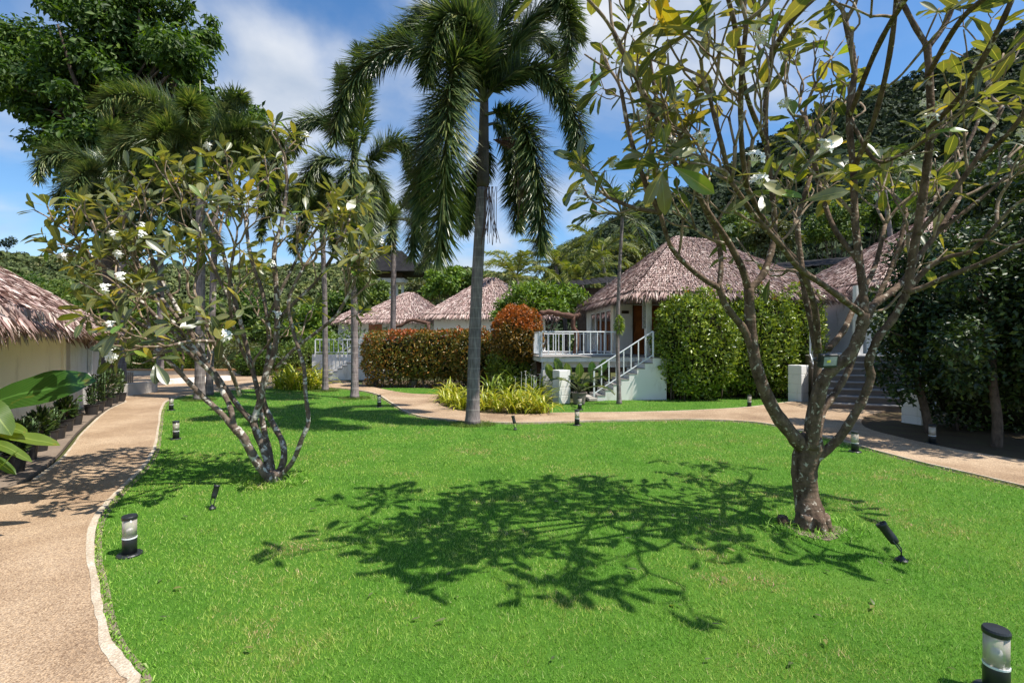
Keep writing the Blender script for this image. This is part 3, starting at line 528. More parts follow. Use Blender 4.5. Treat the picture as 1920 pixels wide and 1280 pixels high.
# body walls built round the openings
w = MB(); LA.box(w, -.38, .42, 2.66, 2.82, DZ, 3.40); LA.box(w, 1.62, 5.9, 2.66, 2.82, DZ, 3.40); LA.box(w, .42, 1.62, 2.66, 2.82, 3.36, 3.40)
LA.box(w, -.38, -.22, 2.82, 3.05, DZ, 3.40); LA.box(w, -.38, -.22, 6.35, 7.0, DZ, 3.40); LA.box(w, -.38, -.22, 3.05, 6.35, 3.25, 3.40); LA.box(w, -.38, 5.9, 7.0, 7.15, DZ, 3.40); LA.box(w, 5.74, 5.9, 2.82, 7.0, DZ, 3.40)
w.obj('wall', M['white'], hutA)
LA.part('wall', M['cream'], hutA, -.386, -.382, 2.66, 3.05, DZ + .01, 3.39)
for i in range(4):
    y0 = 3.05 + i * .825; m = MB()
    for b in ((-.37, -.30, y0 + .01, y0 + .06, DZ + .04, 3.24), (-.37, -.30, y0 + .765, y0 + .815, DZ + .04, 3.24), (-.37, -.30, y0 + .06, y0 + .765, DZ + .04, DZ + .11), (-.37, -.30, y0 + .06, y0 + .765, 3.17, 3.24)): LA.box(m, *b)
    wf = m.obj('window', M['whitemetal'], hutA)
    LA.part('pane', M['winglass'], wf, -.345, -.335, y0 + .06, y0 + .765, DZ + .11, 3.17)
LA.part('curtain', M['curtain'], hutA, -.12, -.10, 3.1, 3.5, DZ + .02, 3.2)
LA.part('interior', M['interior'], hutA, .3, .34, 2.9, 6.9, DZ, 3.35)
for k in range(2):
    d = LA.part('door', M['door'], hutA, .44 + k * .59, 1.01 + k * .59, 2.70, 2.75, DZ + .01, 3.35, bev=.008)
    for zz in (DZ + .15, DZ + .82, DZ + 1.45):
        LA.part('door_panel', M['door'], d, .52 + k * .59, .93 + k * .59, 2.685, 2.70, zz, zz + (.55 if zz < 2.6 else .35), bev=.006)
    LA.part('handle', M['grey'], d, .97 + k * .08, 1.0 + k * .08, 2.64, 2.68, DZ + .95, DZ + 1.1)
LA.part('door_frame', M['darkwood'], hutA, .40, .44, 2.64, 2.76, DZ, 3.36); LA.part('door_frame', M['darkwood'], hutA, 1.61, 1.65, 2.64, 2.76, DZ, 3.36)
# column, carved panel, house plaque
LA.part('column', M['white'], hutA, -.03, .17, -.03, .17, 1.385, 3.40, bev=.01)
LA.part('column', M['white'], hutA, 5.8, 6.0, -.03, .17, 1.385, 3.40, bev=.01)
m = MB(); LA.box(m, -.14, -.06, .02, .08, 2.35, 3.38)
for i in range(11): LA.box(m, -.15 + .012 * (i % 3), -.055, -.005 + .01 * (i % 2), .02, 2.38 + i * .09, 2.43 + i * .09)
m.obj('carved_panel', simple('carved_stone', (0.4, 0.38, 0.36), .9, .1, var=.6, scale=30, bump=.8), hutA)
LA.part('name_plaque', M['darkwood'], hutA, -.05, .25, 2.635, 2.66, 3.02, 3.14, bev=.005)
# piers, beams, front wall under the deck
for (x, y, wd) in ((-3.45, .25, .42), (.02, .25, .44), (-3.3, 4.5, .4), (3.0, .3, .4), (5.6, .3, .4), (0, 5.2, .4), (5.6, 5.2, .4)):
    for k in range(4): LA.part('pier_block', M['white'] if x > -3 else M['greywall'], hutA, x - wd / 2, x + wd / 2, y - wd / 2, y + wd / 2, k * .235, k * .235 + .231, bev=.008)
    LA.part('beam', M['white'], hutA, x - wd / 2 + .06, x + wd / 2 - .06, y - wd / 2 + .06, y + wd / 2 - .06, .94, 1.20)
LA.part('beam', M['greywall'], hutA, -3.6, 6.0, .15, .35, 1.0, 1.20)
LA.part('base_wall', M['white'], hutA, .24, 1.0, -.02, .10, .70, 1.20)
railing(hutA, LA, (-3.7, .02), (-1.02, .02)); railing(hutA, LA, (-3.75, .1), (-3.75, 4.4)); railing(hutA, LA, (.25, .02), (5.7, .02)); railing(hutA, LA, (-3.7, 4.4), (-.4, 4.4))
# steps to the left of the column
ns = 8
for i in range(ns):
    x1 = -.22 - i * .262; zt = DZ - (i + 1) * DZ / (ns + .0)
    if zt < .02: continue
    st = LA.part('step', M['white'], hutA, x1 - .262, x1, -1.12, -.08, -.02, zt - .03)
    LA.part('tread', M['tread'], st, x1 - .275, x1 + .0, -1.13, -.07, zt - .03, zt)
LA.part('landing', M['white'], hutA, -.22, .24, -1.12, -.08, -.02, DZ - .03); LA.part('landing_slab', M['tread'], hutA, -.235, .26, -1.135, -.07, DZ - .029, DZ)
LA.part('stair_base', M['concrete'], hutA, -2.35, -2.06, -1.14, -.06, -.02, .09, bev=.02)
railing(hutA, LA, (-.2, -1.08), (-2.16, -1.08), z=DZ, zb=.14, step=.245)

# ---- huts further back
def far_hut(o, ang, wd, dp, ze, za, label, orient=1, door=None, fringe=.25, wallz0=0.0):
    L = Loc(o, ang); r = thing('thatched_hut', label, 'hut', L(wd / 2, dp / 2, 0))
    roof(r, [L(-.8, -.8, ze), L(wd + .8, -.8, ze), L(wd + .8, dp + .8, ze), L(-.8, dp + .8, ze)], L(wd / 2 - .3, dp / 2, za), L(wd / 2 + .3, dp / 2, za), spacing=.22, bw=.065, fringe=fringe)
    w = MB(); L.box(w, 0, wd, 0, dp, 1.3, ze - .03); w.obj('wall', M['white'], r)
    L.part('deck', M['white'], r, -.6, wd + .6, -.9, dp + .2, 1.15, 1.3)
    for x in (.2, wd / 2, wd - .2): L.part('pier', M['greywall'], r, x - .2, x + .2, -.6, -.2, 0, 1.15)
    if door:
        for (a, b, mt) in door: d = L.part('door', M[mt], r, a, b, -.05, -.004, 1.32, 3.2); L.part('handle', M['grey'], d, b - .12, b - .07, -.09, -.05, 2.2, 2.35)
    return r, L
hb, LB = far_hut((-4.9, 30.8, 0), math.radians(1), 7.0, 7.0, 3.42, 6.35, 'middle thatched hut with white wall just behind the ringed palm trunk', door=[(4.6, 5.6, 'door')])
hc, LC = far_hut((-11.6, 37.2, 0), math.radians(0), 6.4, 6.0, 3.40, 5.9, 'farthest thatched hut with orange door behind the red end of the hedge', door=[(.75, 1.75, 'door')])
hd2, _ = far_hut((-16.3, 46, 0), 0, 5.0, 5.0, 3.7, 5.8, 'small distant thatched roof seen left of the pale palm trunk')
# white stair block of the farthest hut
LS = Loc((-10.35, 24.4, 0), math.radians(1.5))
sc_ = thing('white_staircase', 'bright white stair block with thin railing behind the two slim palms', 'staircase', LS(1.5, .5, 0))
for i in range(9):
    zt = (i + 1) * 1.25 / 9; x0 = .95 + i * .235
    s_ = LS.part('step', M['white'], sc_, x0, x0 + (.235 if i < 8 else 1.1), 0, 1.3, -.02, zt - .03); LS.part('tread', M['tread'], s_, x0 - .02, x0 + (.235 if i < 8 else 1.1), -.015, 1.3, zt - .03, zt)
railing(sc_, LS, (.98, .05), (2.9, .05), z=.16, zb=1.22, step=.2, h=.78); railing(sc_, LS, (2.95, .05), (3.9, .05), z=1.25, step=.2, h=.75)
railing(sc_, LS, (.1, 1.25), (3.9, 1.25), z=1.25, step=.24, h=.75)
LS.part('rear_wall', M['white'], sc_, -.1, 4.0, 1.32, 1.5, -.02, 1.22)
LS.part('landing_wall', M['white'], sc_, 3.94, 4.5, .2, 1.3, .75, 1.24)

# ---- hut at the right, behind the dark trees
LD = Loc((9.7, 14.9, 0), math.radians(-4))
hutD = thing('thatched_hut', 'right-hand hut half hidden behind dark trees, with broad shaded stone steps', 'hut', LD(4, 3, 0))
roof(hutD, [LD(1.9, .9, 3.75), LD(10.9, .9, 3.75), LD(10.9, 9, 3.75), LD(1.9, 9, 3.75)], LD(6.3, 4.6, 6.75), LD(7.2, 4.6, 6.75), spacing=.16, bw=.05, fringe=.25)
LD.part('wall', M['white'], hutD, 2.2, 9.6, 1.9, 8, 1.5, 3.72); LD.part('deck', M['white'], hutD, .9, 9.8, .9, 8, 1.25, 1.5)
LD.part('column', M['white'], hutD, 1.3, 1.5, .95, 1.15, 1.5, 3.7); LD.part('base_wall', M['cream'], hutD, 2.4, 9.8, -.3, -.1, 0, .8)
LD.part('door', M['door'], hutD, 3.0, 4.0, 1.84, 1.89, 1.52, 3.5)
for x in (1.3, 4.2, 7.2): LD.part('pier', M['white'], hutD, x, x + .4, 1.1, 1.5, 0, 1.25)
LQ = Loc((8.75, 13.75, 0), math.radians(-22))
for i in range(8):
    zt = (i + 1) * 1.45 / 8; y0 = i * .30
    s_ = LQ.part('step', M['darkstone'], hutD, 0, 2.5, y0, y0 + (.30 if i < 7 else .9), -.02, zt - .035); LQ.part('tread', M['tread'], s_, -.02, 2.52, y0 - .03, y0 + (.30 if i < 7 else .9), zt - .035, zt)
railing(hutD, LQ, (.02, -.05), (.02, 2.2), z=.12, zb=1.42, step=.42, h=.85); railing(hutD, LQ, (2.46, -.05), (2.46, 2.2), z=.12, zb=1.42, step=.42, h=.85)

# ---- long dark roof behind the huts
LE = Loc((3.6, 30.5, 0), math.radians(-6))
be = thing('dark_roofed_building', 'long low building with dark corrugated roof behind the main hut', 'building', LE(9, 4, 0))
m = MB()
for i in range(44):
    x0 = i * .5; zz = 5.35 + i * .035
    m.add([LE(x0, 0, zz), LE(x0 + .25, 0, zz + .05), LE(x0 + .5, 0, zz + .0175), LE(x0 + .5, 6, zz + 1.1), LE(x0 + .25, 6, zz + 1.15), LE(x0, 6, zz + 1.1)], [(0, 1, 4, 5), (1, 2, 3, 4)])
m.obj('roof', M['roofmetal'], be)
LE.part('wall', M['darkwood'], be, .6, 21.4, .8, 5.6, 0, 5.3)
m = MB(); m.tube([LE(12, -.15, 4.55), LE(21.5, -.15, 5.3)], .07, 8); m.obj('gutter', M['grey'], be)
for i in range(7): LE.part('rafter', M['darkwood'], be, 1 + i * 3, 1.12 + i * 3, -.05, .8, 4.9 + i * .1, 5.05 + i * .1)

# ---- huts at the left edge of the photograph
LL = Loc((-7.74, 7.03, 0), math.radians(90 + 33.0))   # x runs away along the wall, y runs to the left
hl = thing('thatched_hut', 'low cream-walled hut at the left edge with shaggy thatched eaves', 'hut', LL(1, 2, 0))
zl = 2.13
roof(hl, [LL(7.45, -.9, zl), LL(-3.2, -.9, zl), LL(-3.2, 6.0, zl), LL(7.45, 6.0, zl)][::-1], LL(2.0, 2.5, 4.65), LL(2.3, 2.5, 4.65), spacing=.15, bw=.05, fringe=.2)
n = 700; t = R.random(n); p = np.array([LL(-3 + 4.8 * a, -.86 + .1 * R.random(), zl + .1 + .12 * R.random()) for a in t])
d = np.tile(np.array([0, 0, -1.0]), (n, 1)) + R.normal(size=(n, 3)) * .16 + np.array([.25, .1, 0]); V, Fc = blades3(p, d, rand_dirs(n) + np.array([0, -1, 0]) * .5, .14 + .3 * R.random(n) ** 2, .018 + .02 * R.random(n), .4)
tag(mesh_obj('loose_thatch', V, Fc, M['thatch'], hl), 'long loose strands of pale thatch hanging from the eaves', kind='stuff')
LL.part('wall', M['cream'], hl, -3.0, 5.85, 0, 5.0, 0, 2.12); LL.part('corner_post', M['cream'], hl, 5.62, 5.92, -.05, .02, 0, 2.1)
LL.part('soffit', M['soffit'], hl, -3.1, 7.3, -.85, 5.8, 2.07, 2.10)
hl2 = thing('thatched_hut', 'second low hut with greyish white wall beyond the cream one', 'hut', LL(9, 2, 0))
LL.part('wall', M['greywall'], hl2, 6.6, 11.2, -.02, 4.5, 0, 1.98)
roof(hl2, [LL(11.9, -.5, 1.98), LL(6.2, -.5, 1.98), LL(6.2, 5, 1.98), LL(11.9, 5, 1.98)][::-1], LL(9, 2.2, 3.1), LL(9.3, 2.2, 3.1), spacing=.2, bw=.06, fringe=.1)
LL.part('downpipe', M['white'], hl2, 9.0, 9.12, -.12, -.03, 0, 1.9)

# ---- pillars, low walls, far road side
def pillar(px, py, w, h, label, ang=0.3, mat='white'):
    g = Gd(px, py); L = Loc((g[0], g[1] + w / 2, 0), ang); r = thing('gate_pillar', label, 'pillar', L(0, 0, 0), group='white block gate pillars')
    n = 4; bh = h / n
    for k in range(n): L.part('block', M[mat], r, -w / 2, w / 2, -w / 2, w / 2, k * bh, (k + 1) * bh - .007, bev=.01)
    L.part('mortar_core', M['greywall'], r, -w / 2 + .012, w / 2 - .012, -w / 2 + .012, w / 2 - .012, .01, h - .02)
pillar(1054, 757, .40, 1.03, 'white block pillar beside the pot with the small palm', .45)
pillar(1504, 754, .42, 1.16, 'white block pillar between the green bushes and the shaded steps', .55)
pillar(1734, 797, .42, .80, 'white block pillar under the dark trees behind a thin trunk', .35)

lw1 = thing('low_wall', 'short low concrete wall at the far end of the left path', 'wall', Gd(258, 741)); a, b = Gd(216, 747), Gd(296, 736)
dv = unit(b - a); fr = np.array([dv, np.cross([0, 0, 1], dv), [0, 0, 1]]); m = MB(); m.box((a + b) / 2 + [0, 0, .22] + fr[1] * .1, (np.linalg.norm(b - a), .2, .46), fr, .015); m.obj('body', M['concrete'], lw1)
m = MB(); a, b = Gd(296, 722), Gd(430, 714); dv = unit(b - a); fr = np.array([dv, np.cross([0, 0, 1], dv), [0, 0, 1]]); m.box((a + b) / 2 + [0, 0, .12], (np.linalg.norm(b - a), .35, .26), fr, .015)
tag(m.obj('kerb_block', M['white']), 'long white kerb block across the far end of the path', 'kerb')
lw2 = thing('boundary_wall', 'grey boundary wall with orange coping beyond the far road', 'wall', (-20, 27.5, 0))
m = MB(); m.box((-19.5, 27.5, .1), (18, .22, .34)); m.obj('body', M['concrete'], lw2); m = MB(); m.box((-19.5, 27.5, .32), (18, .3, .08)); m.obj('coping', M['orange'], lw2)
fb = thing('bamboo_fence', 'short section of bamboo fence beyond the last left pots', 'fence', Gd(238, 726))
for i in range(13):
    g = P(226 + i * 1.9, 722, 20.0); m = MB(); m.tube([(g[0], 20 + .03 * (i % 2), 0), (g[0] + .01, 20 + .03 * (i % 2), .62 + .05 * R.random())], .02, 6); m.obj('cane', M['bamboo'], fb)
m = MB(); g0, g1 = P(224, 700, 20.05), P(250, 700, 20.05); m.tube([(g0[0], 20.06, .42), (g1[0], 20.06, .42)], .015, 6); m.obj('rail', M['bamboo'], fb)

def car(loc, ang, label, sc=1.0):
    r = thing('parked_car', label, 'car', loc, group='white cars parked beyond the far road'); L = Loc(loc, ang)
    prof = [(0, .35), (.02, .62), (.25, .78), (1.15, .86), (1.75, 1.38), (3.0, 1.42), (3.7, .98), (4.2, .9), (4.25, .35)]
    def side(pr, y0, y1): 
        n = len(pr); v = [L(x, y0, z) for x, z in pr] + [L(x, y1, z) for x, z in pr]; f = [tuple(range(n)), tuple(range(2 * n - 1, n - 1, -1))] + [(i, i + n, (i + 1) % n + n, (i + 1) % n) for i in range(n)]; return v, f
    m = MB(); m.add(*side(prof, 0, 1.65)); m.obj('body', M['carpaint'], r)
    m = MB(); m.add(*side([(1.3, .9), (1.82, 1.32), (2.35, 1.35), (2.35, .9)], -.01, 1.66)); m.obj('window', M['winglass'] if False else M['rubber'], r)
    m = MB(); m.add(*side([(2.42, .9), (2.42, 1.35), (2.95, 1.36), (3.5, .95)], -.01, 1.66)); m.obj('window', M['rubber'], r)
    for x in (.85, 3.4):
        for y in (-.02, 1.5):
            m = MB(); c = L(x, y + .1, .31); ax = np.array([L.f[0], L.f[2], L.f[1]]); m.lathe([(.31, -.09), (.32, 0), (.31, .09)], c, 20, ax); w = m.obj('wheel', M['rubber'], r)
            m = MB(); m.lathe([(.17, -.1), (.17, .1)], c, 14, ax); m.obj('rim', M['grey'], w)
    for y in (.15, 1.3):
        m = MB(); L.box(m, -.015, .02, y, y + .25, .58, .7, .005); m.obj('headlight', M['lens'], r)
car((-24.5, 36.5, 0), .12, 'white car parked beyond the road, seen through the left tree branches'); car((-17.4, 34.0, 0), -.25, 'white car whose pale roof shows just left of the thin white stair railing')
m = MB(); m.box((-18.4, 22.9, 1.16), (.5, .3, .10), None, .02); m.box((-18.4, 22.9, .56), (.06, .06, 1.12)); tag(m.obj('pink_sign', M['pink']), 'small pink board on a post beyond the left huts', 'sign')

# tower with dark roof on the hill side
tw = thing('water_tower', 'distant tower on white legs with a dark roof above the farthest hut', 'tower', P(738, 600, 60)); c = P(738, 560, 60)
for dx in (-1.1, -.35, .4, 1.1): m = MB(); m.box((c[0] + dx, 60, 5.4), (.28, .28, 7.4)); m.obj('leg', M['greywall'], tw)
m = MB(); m.box((c[0], 60, 9.2), (3.2, 3, .5)); m.obj('deck', M['greywall'], tw)
m = MB(); m.box((c[0], 60, 10.2), (2.6, 2.4, 1.8)); m.obj('room', M['darkwood'], tw)
m = MB(); m.add([(c[0] - 4, 57, 10.1), (c[0] + 4, 57, 10.1), (c[0] + 4, 63, 10.1), (c[0] - 4, 63, 10.1), (c[0] - 2.4, 60, 13.0), (c[0] + 1.0, 60, 13.0)], [(0, 1, 5, 4), (1, 2, 5), (2, 3, 4, 5), (3, 0, 4), (3, 2, 1, 0)]); m.obj('roof', M['roofmetal'], tw)
# driftwood lintels
def driftarch(pts, posts, label):
    r = thing('driftwood_arch', label, 'arch', (pts[0][0], pts[0][1], 0)); s = spline(pts, 20); m = MB(); m.tube(s, .10 + .02 * np.sin(np.arange(20) * 1.7), 8); m.obj('crossbeam', M['driftwood'], r, True)
    for q in posts: m = MB(); s = spline(q, 8); m.tube(s, .09 + .02 * R.random(8), 8); m.obj('post', M['driftwood'], r, True)
driftarch([P(1012, 588, 19), P(1030, 585, 19), P(1050, 589, 19), P(1078, 593, 19), P(1088, 590, 19)], [[P(1078, 593, 19), P(1074, 612, 19), P(1082, 628, 19), [P(1078, 600, 19)[0], 19, 1.3]], [P(1014, 588, 19), P(1010, 640, 19), [P(1012, 640, 19)[0], 19, 0]]], 'twisted brown driftwood arch between the orange ball bush and main hut')
driftarch([P(738, 611, 29), P(752, 610, 29), P(770, 600, 29), P(790, 603, 29), P(806, 607, 29)], [[P(741, 608, 29), [P(741, 600, 29)[0], 29, 0]], [P(803, 605, 29), [P(804, 600, 29)[0], 29, 0]]], 'curved driftwood beam between the two far thatched huts')
# ------------------------------------------------------------------ hills and far forest
def hill(name, cols, foot, z0f, label, fmat, ncrown, csize, tri, seed):
    """cols: (px, skyline py, ridge distance)"""
    rg = np.random.default_rng(seed); cols = np.array(cols, float); nu, nv = 150, 40
    px = np.linspace(cols[0, 0], cols[-1, 0], nu); sky = np.interp(px, cols[:, 0], cols[:, 1]); rd = np.interp(px, cols[:, 0], cols[:, 2])
    k = np.ones(5) / 5; sky = np.convolve(np.pad(sky, 2, 'edge'), k, 'valid')
    zr = CAMH + (640 - sky) / F * rd - csize * .45
    def surf(u, v):
        i = u * (nu - 1); pxx = np.interp(i, np.arange(nu), px); zz = np.interp(i, np.arange(nu), zr); r = np.interp(i, np.arange(nu), rd)
        Y = foot + (r - foot) * v * 1.0; up = np.clip(v, 0, 1); h = zz * (up ** 1.15) * np.where(v > 1, 1 - (v - 1) * 1.2, 1)
        h = h + np.sin(u * 31 + v * 7) * 1.4 * up * (1 - up) * 3 + np.sin(u * 13 - v * 11) * 2.0 * up * (1 - up) * 3
        return np.c_[(pxx - 960) / F * Y, Y, h - .5 * (1 - up)]
    U, Vv = np.meshgrid(np.linspace(0, 1, nu), np.linspace(0, 1.5, nv)); V = surf(U.ravel(), Vv.ravel())
    i = np.arange(nu * nv).reshape(nv, nu); Fc = np.stack([i[:-1, :-1], i[:-1, 1:], i[1:, 1:], i[1:, :-1]], axis=-1).reshape(-1, 4)
    h = mesh_obj(name, V, Fc, M['hill'], smooth=True); tag(h, kind='structure')
    u = rg.random(ncrown); v = 1.04 * rg.random(ncrown) ** .8; c = surf(u, v); kk = tri
    rad = csize * (.45 + .75 * rg.random(ncrown) ** 1.5); d = rows_unit(rg.normal(size=(ncrown, kk, 3)).reshape(-1, 3)); d[:, 2] = np.abs(d[:, 2]) * 1.1 - .15
    rr = np.repeat(rad, kk); p = np.repeat(c, kk, axis=0) + np.c_[d[:, 0] * rr, d[:, 1] * rr, d[:, 2] * rr * .75 + rr * .15] * (.8 + .25 * rg.random(ncrown * kk))[:, None]
    nr = rows_unit(d + rg.normal(size=d.shape) * .45); t = rows_unit(np.cross(nr, rg.normal(size=d.shape))); L = (rr * .34 * (.6 + .8 * rg.random(len(rr))))[:, None]; sd = np.cross(nr, t)
    VV = np.stack([p - t * L / 2 - sd * L * .4, p - t * L / 2 + sd * L * .4, p + t * L * .6], axis=1).reshape(-1, 3); FF = np.arange(len(VV)).reshape(-1, 3)
    f = mesh_obj('hillside_forest', VV, FF, fmat); tag(f, label, 'forest', kind='stuff'); return h
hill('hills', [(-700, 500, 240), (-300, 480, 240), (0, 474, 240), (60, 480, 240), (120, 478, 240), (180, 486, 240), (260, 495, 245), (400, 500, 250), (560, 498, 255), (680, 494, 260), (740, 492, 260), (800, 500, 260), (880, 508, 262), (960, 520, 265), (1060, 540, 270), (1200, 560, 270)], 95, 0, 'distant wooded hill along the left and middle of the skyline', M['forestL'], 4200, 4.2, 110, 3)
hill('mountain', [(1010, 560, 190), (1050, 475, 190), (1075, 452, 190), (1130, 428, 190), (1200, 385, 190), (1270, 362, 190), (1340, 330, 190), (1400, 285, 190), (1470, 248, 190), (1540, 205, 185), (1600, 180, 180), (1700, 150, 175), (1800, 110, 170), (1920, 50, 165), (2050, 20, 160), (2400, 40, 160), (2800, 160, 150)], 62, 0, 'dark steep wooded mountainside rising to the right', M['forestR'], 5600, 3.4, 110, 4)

# ------------------------------------------------------------------ foliage builders
def leaf_shell(n, size, fn, upw=.25, rough=.7, nrm_out=True, wid=.5):
    """fn(n) -> points, outward normals"""
    p, o = fn(n); nr = rows_unit(o + R.normal(size=(n, 3)) * rough); d = rows_unit(np.cross(nr, rand_dirs(n)) + np.array([0, 0, upw]) + o * .35)
    return kites(p, d, nr, size * (.6 + .8 * R.random(n)), size * wid * (.7 + .6 * R.random(n)), .12, .5)
def superell(c, r, e, depth=.25, lump=.0, zcut=None, seed=0):
    ph = np.random.default_rng(seed).random(6) * 6.3
    def fn(n):
        d = rand_dirs(n * 2)
        k = (np.abs(d[:, 0]) ** e + np.abs(d[:, 1]) ** e + np.abs(d[:, 2]) ** e) ** (-1 / e)
        s = 1 - depth * R.random(n * 2) ** 1.7
        l = 1 + lump * (np.sin(d[:, 0] * 7 + ph[0]) * np.sin(d[:, 1] * 6 + ph[1]) + .7 * np.sin(d[:, 2] * 9 + ph[2]) * np.sin(d[:, 0] * 11 + ph[3])) + lump * .6 * np.sin(d[:, 0] * 23 + ph[4]) * np.sin(d[:, 2] * 21 + ph[5])
        q = d * (k * s * l)[:, None]; o = rows_unit(np.sign(q) * np.abs(q) ** (e - 1) / np.array(r)); p = q * np.array(r) + np.array(c)
        m = np.ones(len(p), bool) if zcut is None else p[:, 2] > zcut
        return p[m][:n] if m.sum() >= n else p[m], (o[m][:n] if m.sum() >= n else o[m])
    return fn
def bush(name, label, cat, c, r, e, n, size, mat, depth=.25, lump=.05, stems=5, group=None, core=.8, zcut=.02, seed=0, wid=.5, stemz=None):
    base = (c[0], c[1], 0); b = thing(name, label, cat, base, group)
    f0 = superell(c, r, e, depth, lump, zcut, seed)
    def fn(k): return f0(k)
    p, o = fn(n); k = len(p); nr = rows_unit(o + R.normal(size=(k, 3)) * .7); d = rows_unit(np.cross(nr, rand_dirs(k)) + np.array([0, 0, .25]) + o * .4)
    V, Fc = kites(p, d, nr, size * (.6 + .8 * R.random(k)), size * wid * (.7 + .6 * R.random(k)), .12, .5)
    tag(mesh_obj('foliage', V, Fc, M[mat], b), kind='stuff')
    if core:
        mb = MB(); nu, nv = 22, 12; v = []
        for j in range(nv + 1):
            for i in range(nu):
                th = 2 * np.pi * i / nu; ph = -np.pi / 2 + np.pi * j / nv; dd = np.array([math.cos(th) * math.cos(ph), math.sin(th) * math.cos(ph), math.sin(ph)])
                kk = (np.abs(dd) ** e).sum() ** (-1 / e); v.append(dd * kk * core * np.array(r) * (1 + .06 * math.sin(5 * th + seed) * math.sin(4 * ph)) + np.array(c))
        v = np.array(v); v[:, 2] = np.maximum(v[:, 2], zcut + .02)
        mb.add(v, [(j * nu + i, j * nu + (i + 1) % nu, (j + 1) * nu + (i + 1) % nu, (j + 1) * nu + i) for j in range(nv) for i in range(nu)]); mb.obj('shade_core', M['core'], b, True)  # solid dark blob added to imitate the shade between the leaves
    for s in range(stems):
        a = R.random() * 6.28; x0 = c[0] + r[0] * .7 * (2 * R.random() - 1); y0 = c[1] - r[1] * .5 * R.random(); zt = max(c[2] - r[2] * .4, .3)
        pts = spline([(x0, y0, -.03), (x0 + R.normal() * .06, y0, zt * .5), (x0 + R.normal() * .12, y0 + .05, zt)], 6); m = MB(); m.tube(pts, np.linspace(.03, .018, 6), 6); m.obj('stem', M['barkdark'], b, True)
    return b
# big green bushes by the main hut
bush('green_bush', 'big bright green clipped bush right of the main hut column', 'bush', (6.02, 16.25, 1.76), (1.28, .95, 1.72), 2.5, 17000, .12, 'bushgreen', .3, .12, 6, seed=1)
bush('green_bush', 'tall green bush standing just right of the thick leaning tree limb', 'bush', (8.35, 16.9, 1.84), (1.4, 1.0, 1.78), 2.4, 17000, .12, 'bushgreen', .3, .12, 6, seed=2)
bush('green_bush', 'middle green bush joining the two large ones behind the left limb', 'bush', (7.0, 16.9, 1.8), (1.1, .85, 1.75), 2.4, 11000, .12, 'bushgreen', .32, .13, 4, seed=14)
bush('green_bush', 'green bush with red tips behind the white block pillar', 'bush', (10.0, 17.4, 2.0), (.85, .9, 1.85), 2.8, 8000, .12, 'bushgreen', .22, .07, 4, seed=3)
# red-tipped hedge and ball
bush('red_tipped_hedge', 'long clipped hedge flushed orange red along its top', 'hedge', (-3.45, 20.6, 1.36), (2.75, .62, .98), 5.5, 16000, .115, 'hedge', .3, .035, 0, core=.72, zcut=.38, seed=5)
hg = [o for o in SC.objects if o.name == 'red_tipped_hedge'][0]
for i in range(22):
    x0 = -6.0 + i * .25 + R.normal() * .05; m = MB(); m.tube(spline([(x0, 20.3 + R.normal() * .15, -.06), (x0 + R.normal() * .07, 20.4, .4), (x0 + R.normal() * .15, 20.5, .95)], 6), np.linspace(.028, .015, 6), 5); m.obj('stem', M['barkdark'], hg, True)
p_ = np.c_[-6.1 + 5.3 * R.random(1500), 20.25 + .35 * R.random(1500), .05 + .6 * R.random(1500)]; V, Fc = kites(p_, rand_dirs(1500), rand_dirs(1500), .1 + .06 * R.random(1500), .05 + .03 * R.random(1500)); tag(mesh_obj('low_foliage', V, Fc, M['hedge'], hg), kind='stuff')
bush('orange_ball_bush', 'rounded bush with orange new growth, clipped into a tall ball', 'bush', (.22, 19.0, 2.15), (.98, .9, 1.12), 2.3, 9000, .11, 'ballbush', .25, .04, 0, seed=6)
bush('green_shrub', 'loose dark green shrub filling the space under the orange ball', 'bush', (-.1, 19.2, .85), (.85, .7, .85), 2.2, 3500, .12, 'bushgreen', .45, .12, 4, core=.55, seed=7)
bush('green_shrub', 'low olive shrub between the ringed palm trunk and the orange ball', 'bush', (-1.6, 20.2, 1.35), (1.0, .6, 1.1), 2.6, 4500, .12, 'hedge', .35, .08, 3, core=.6, seed=8)
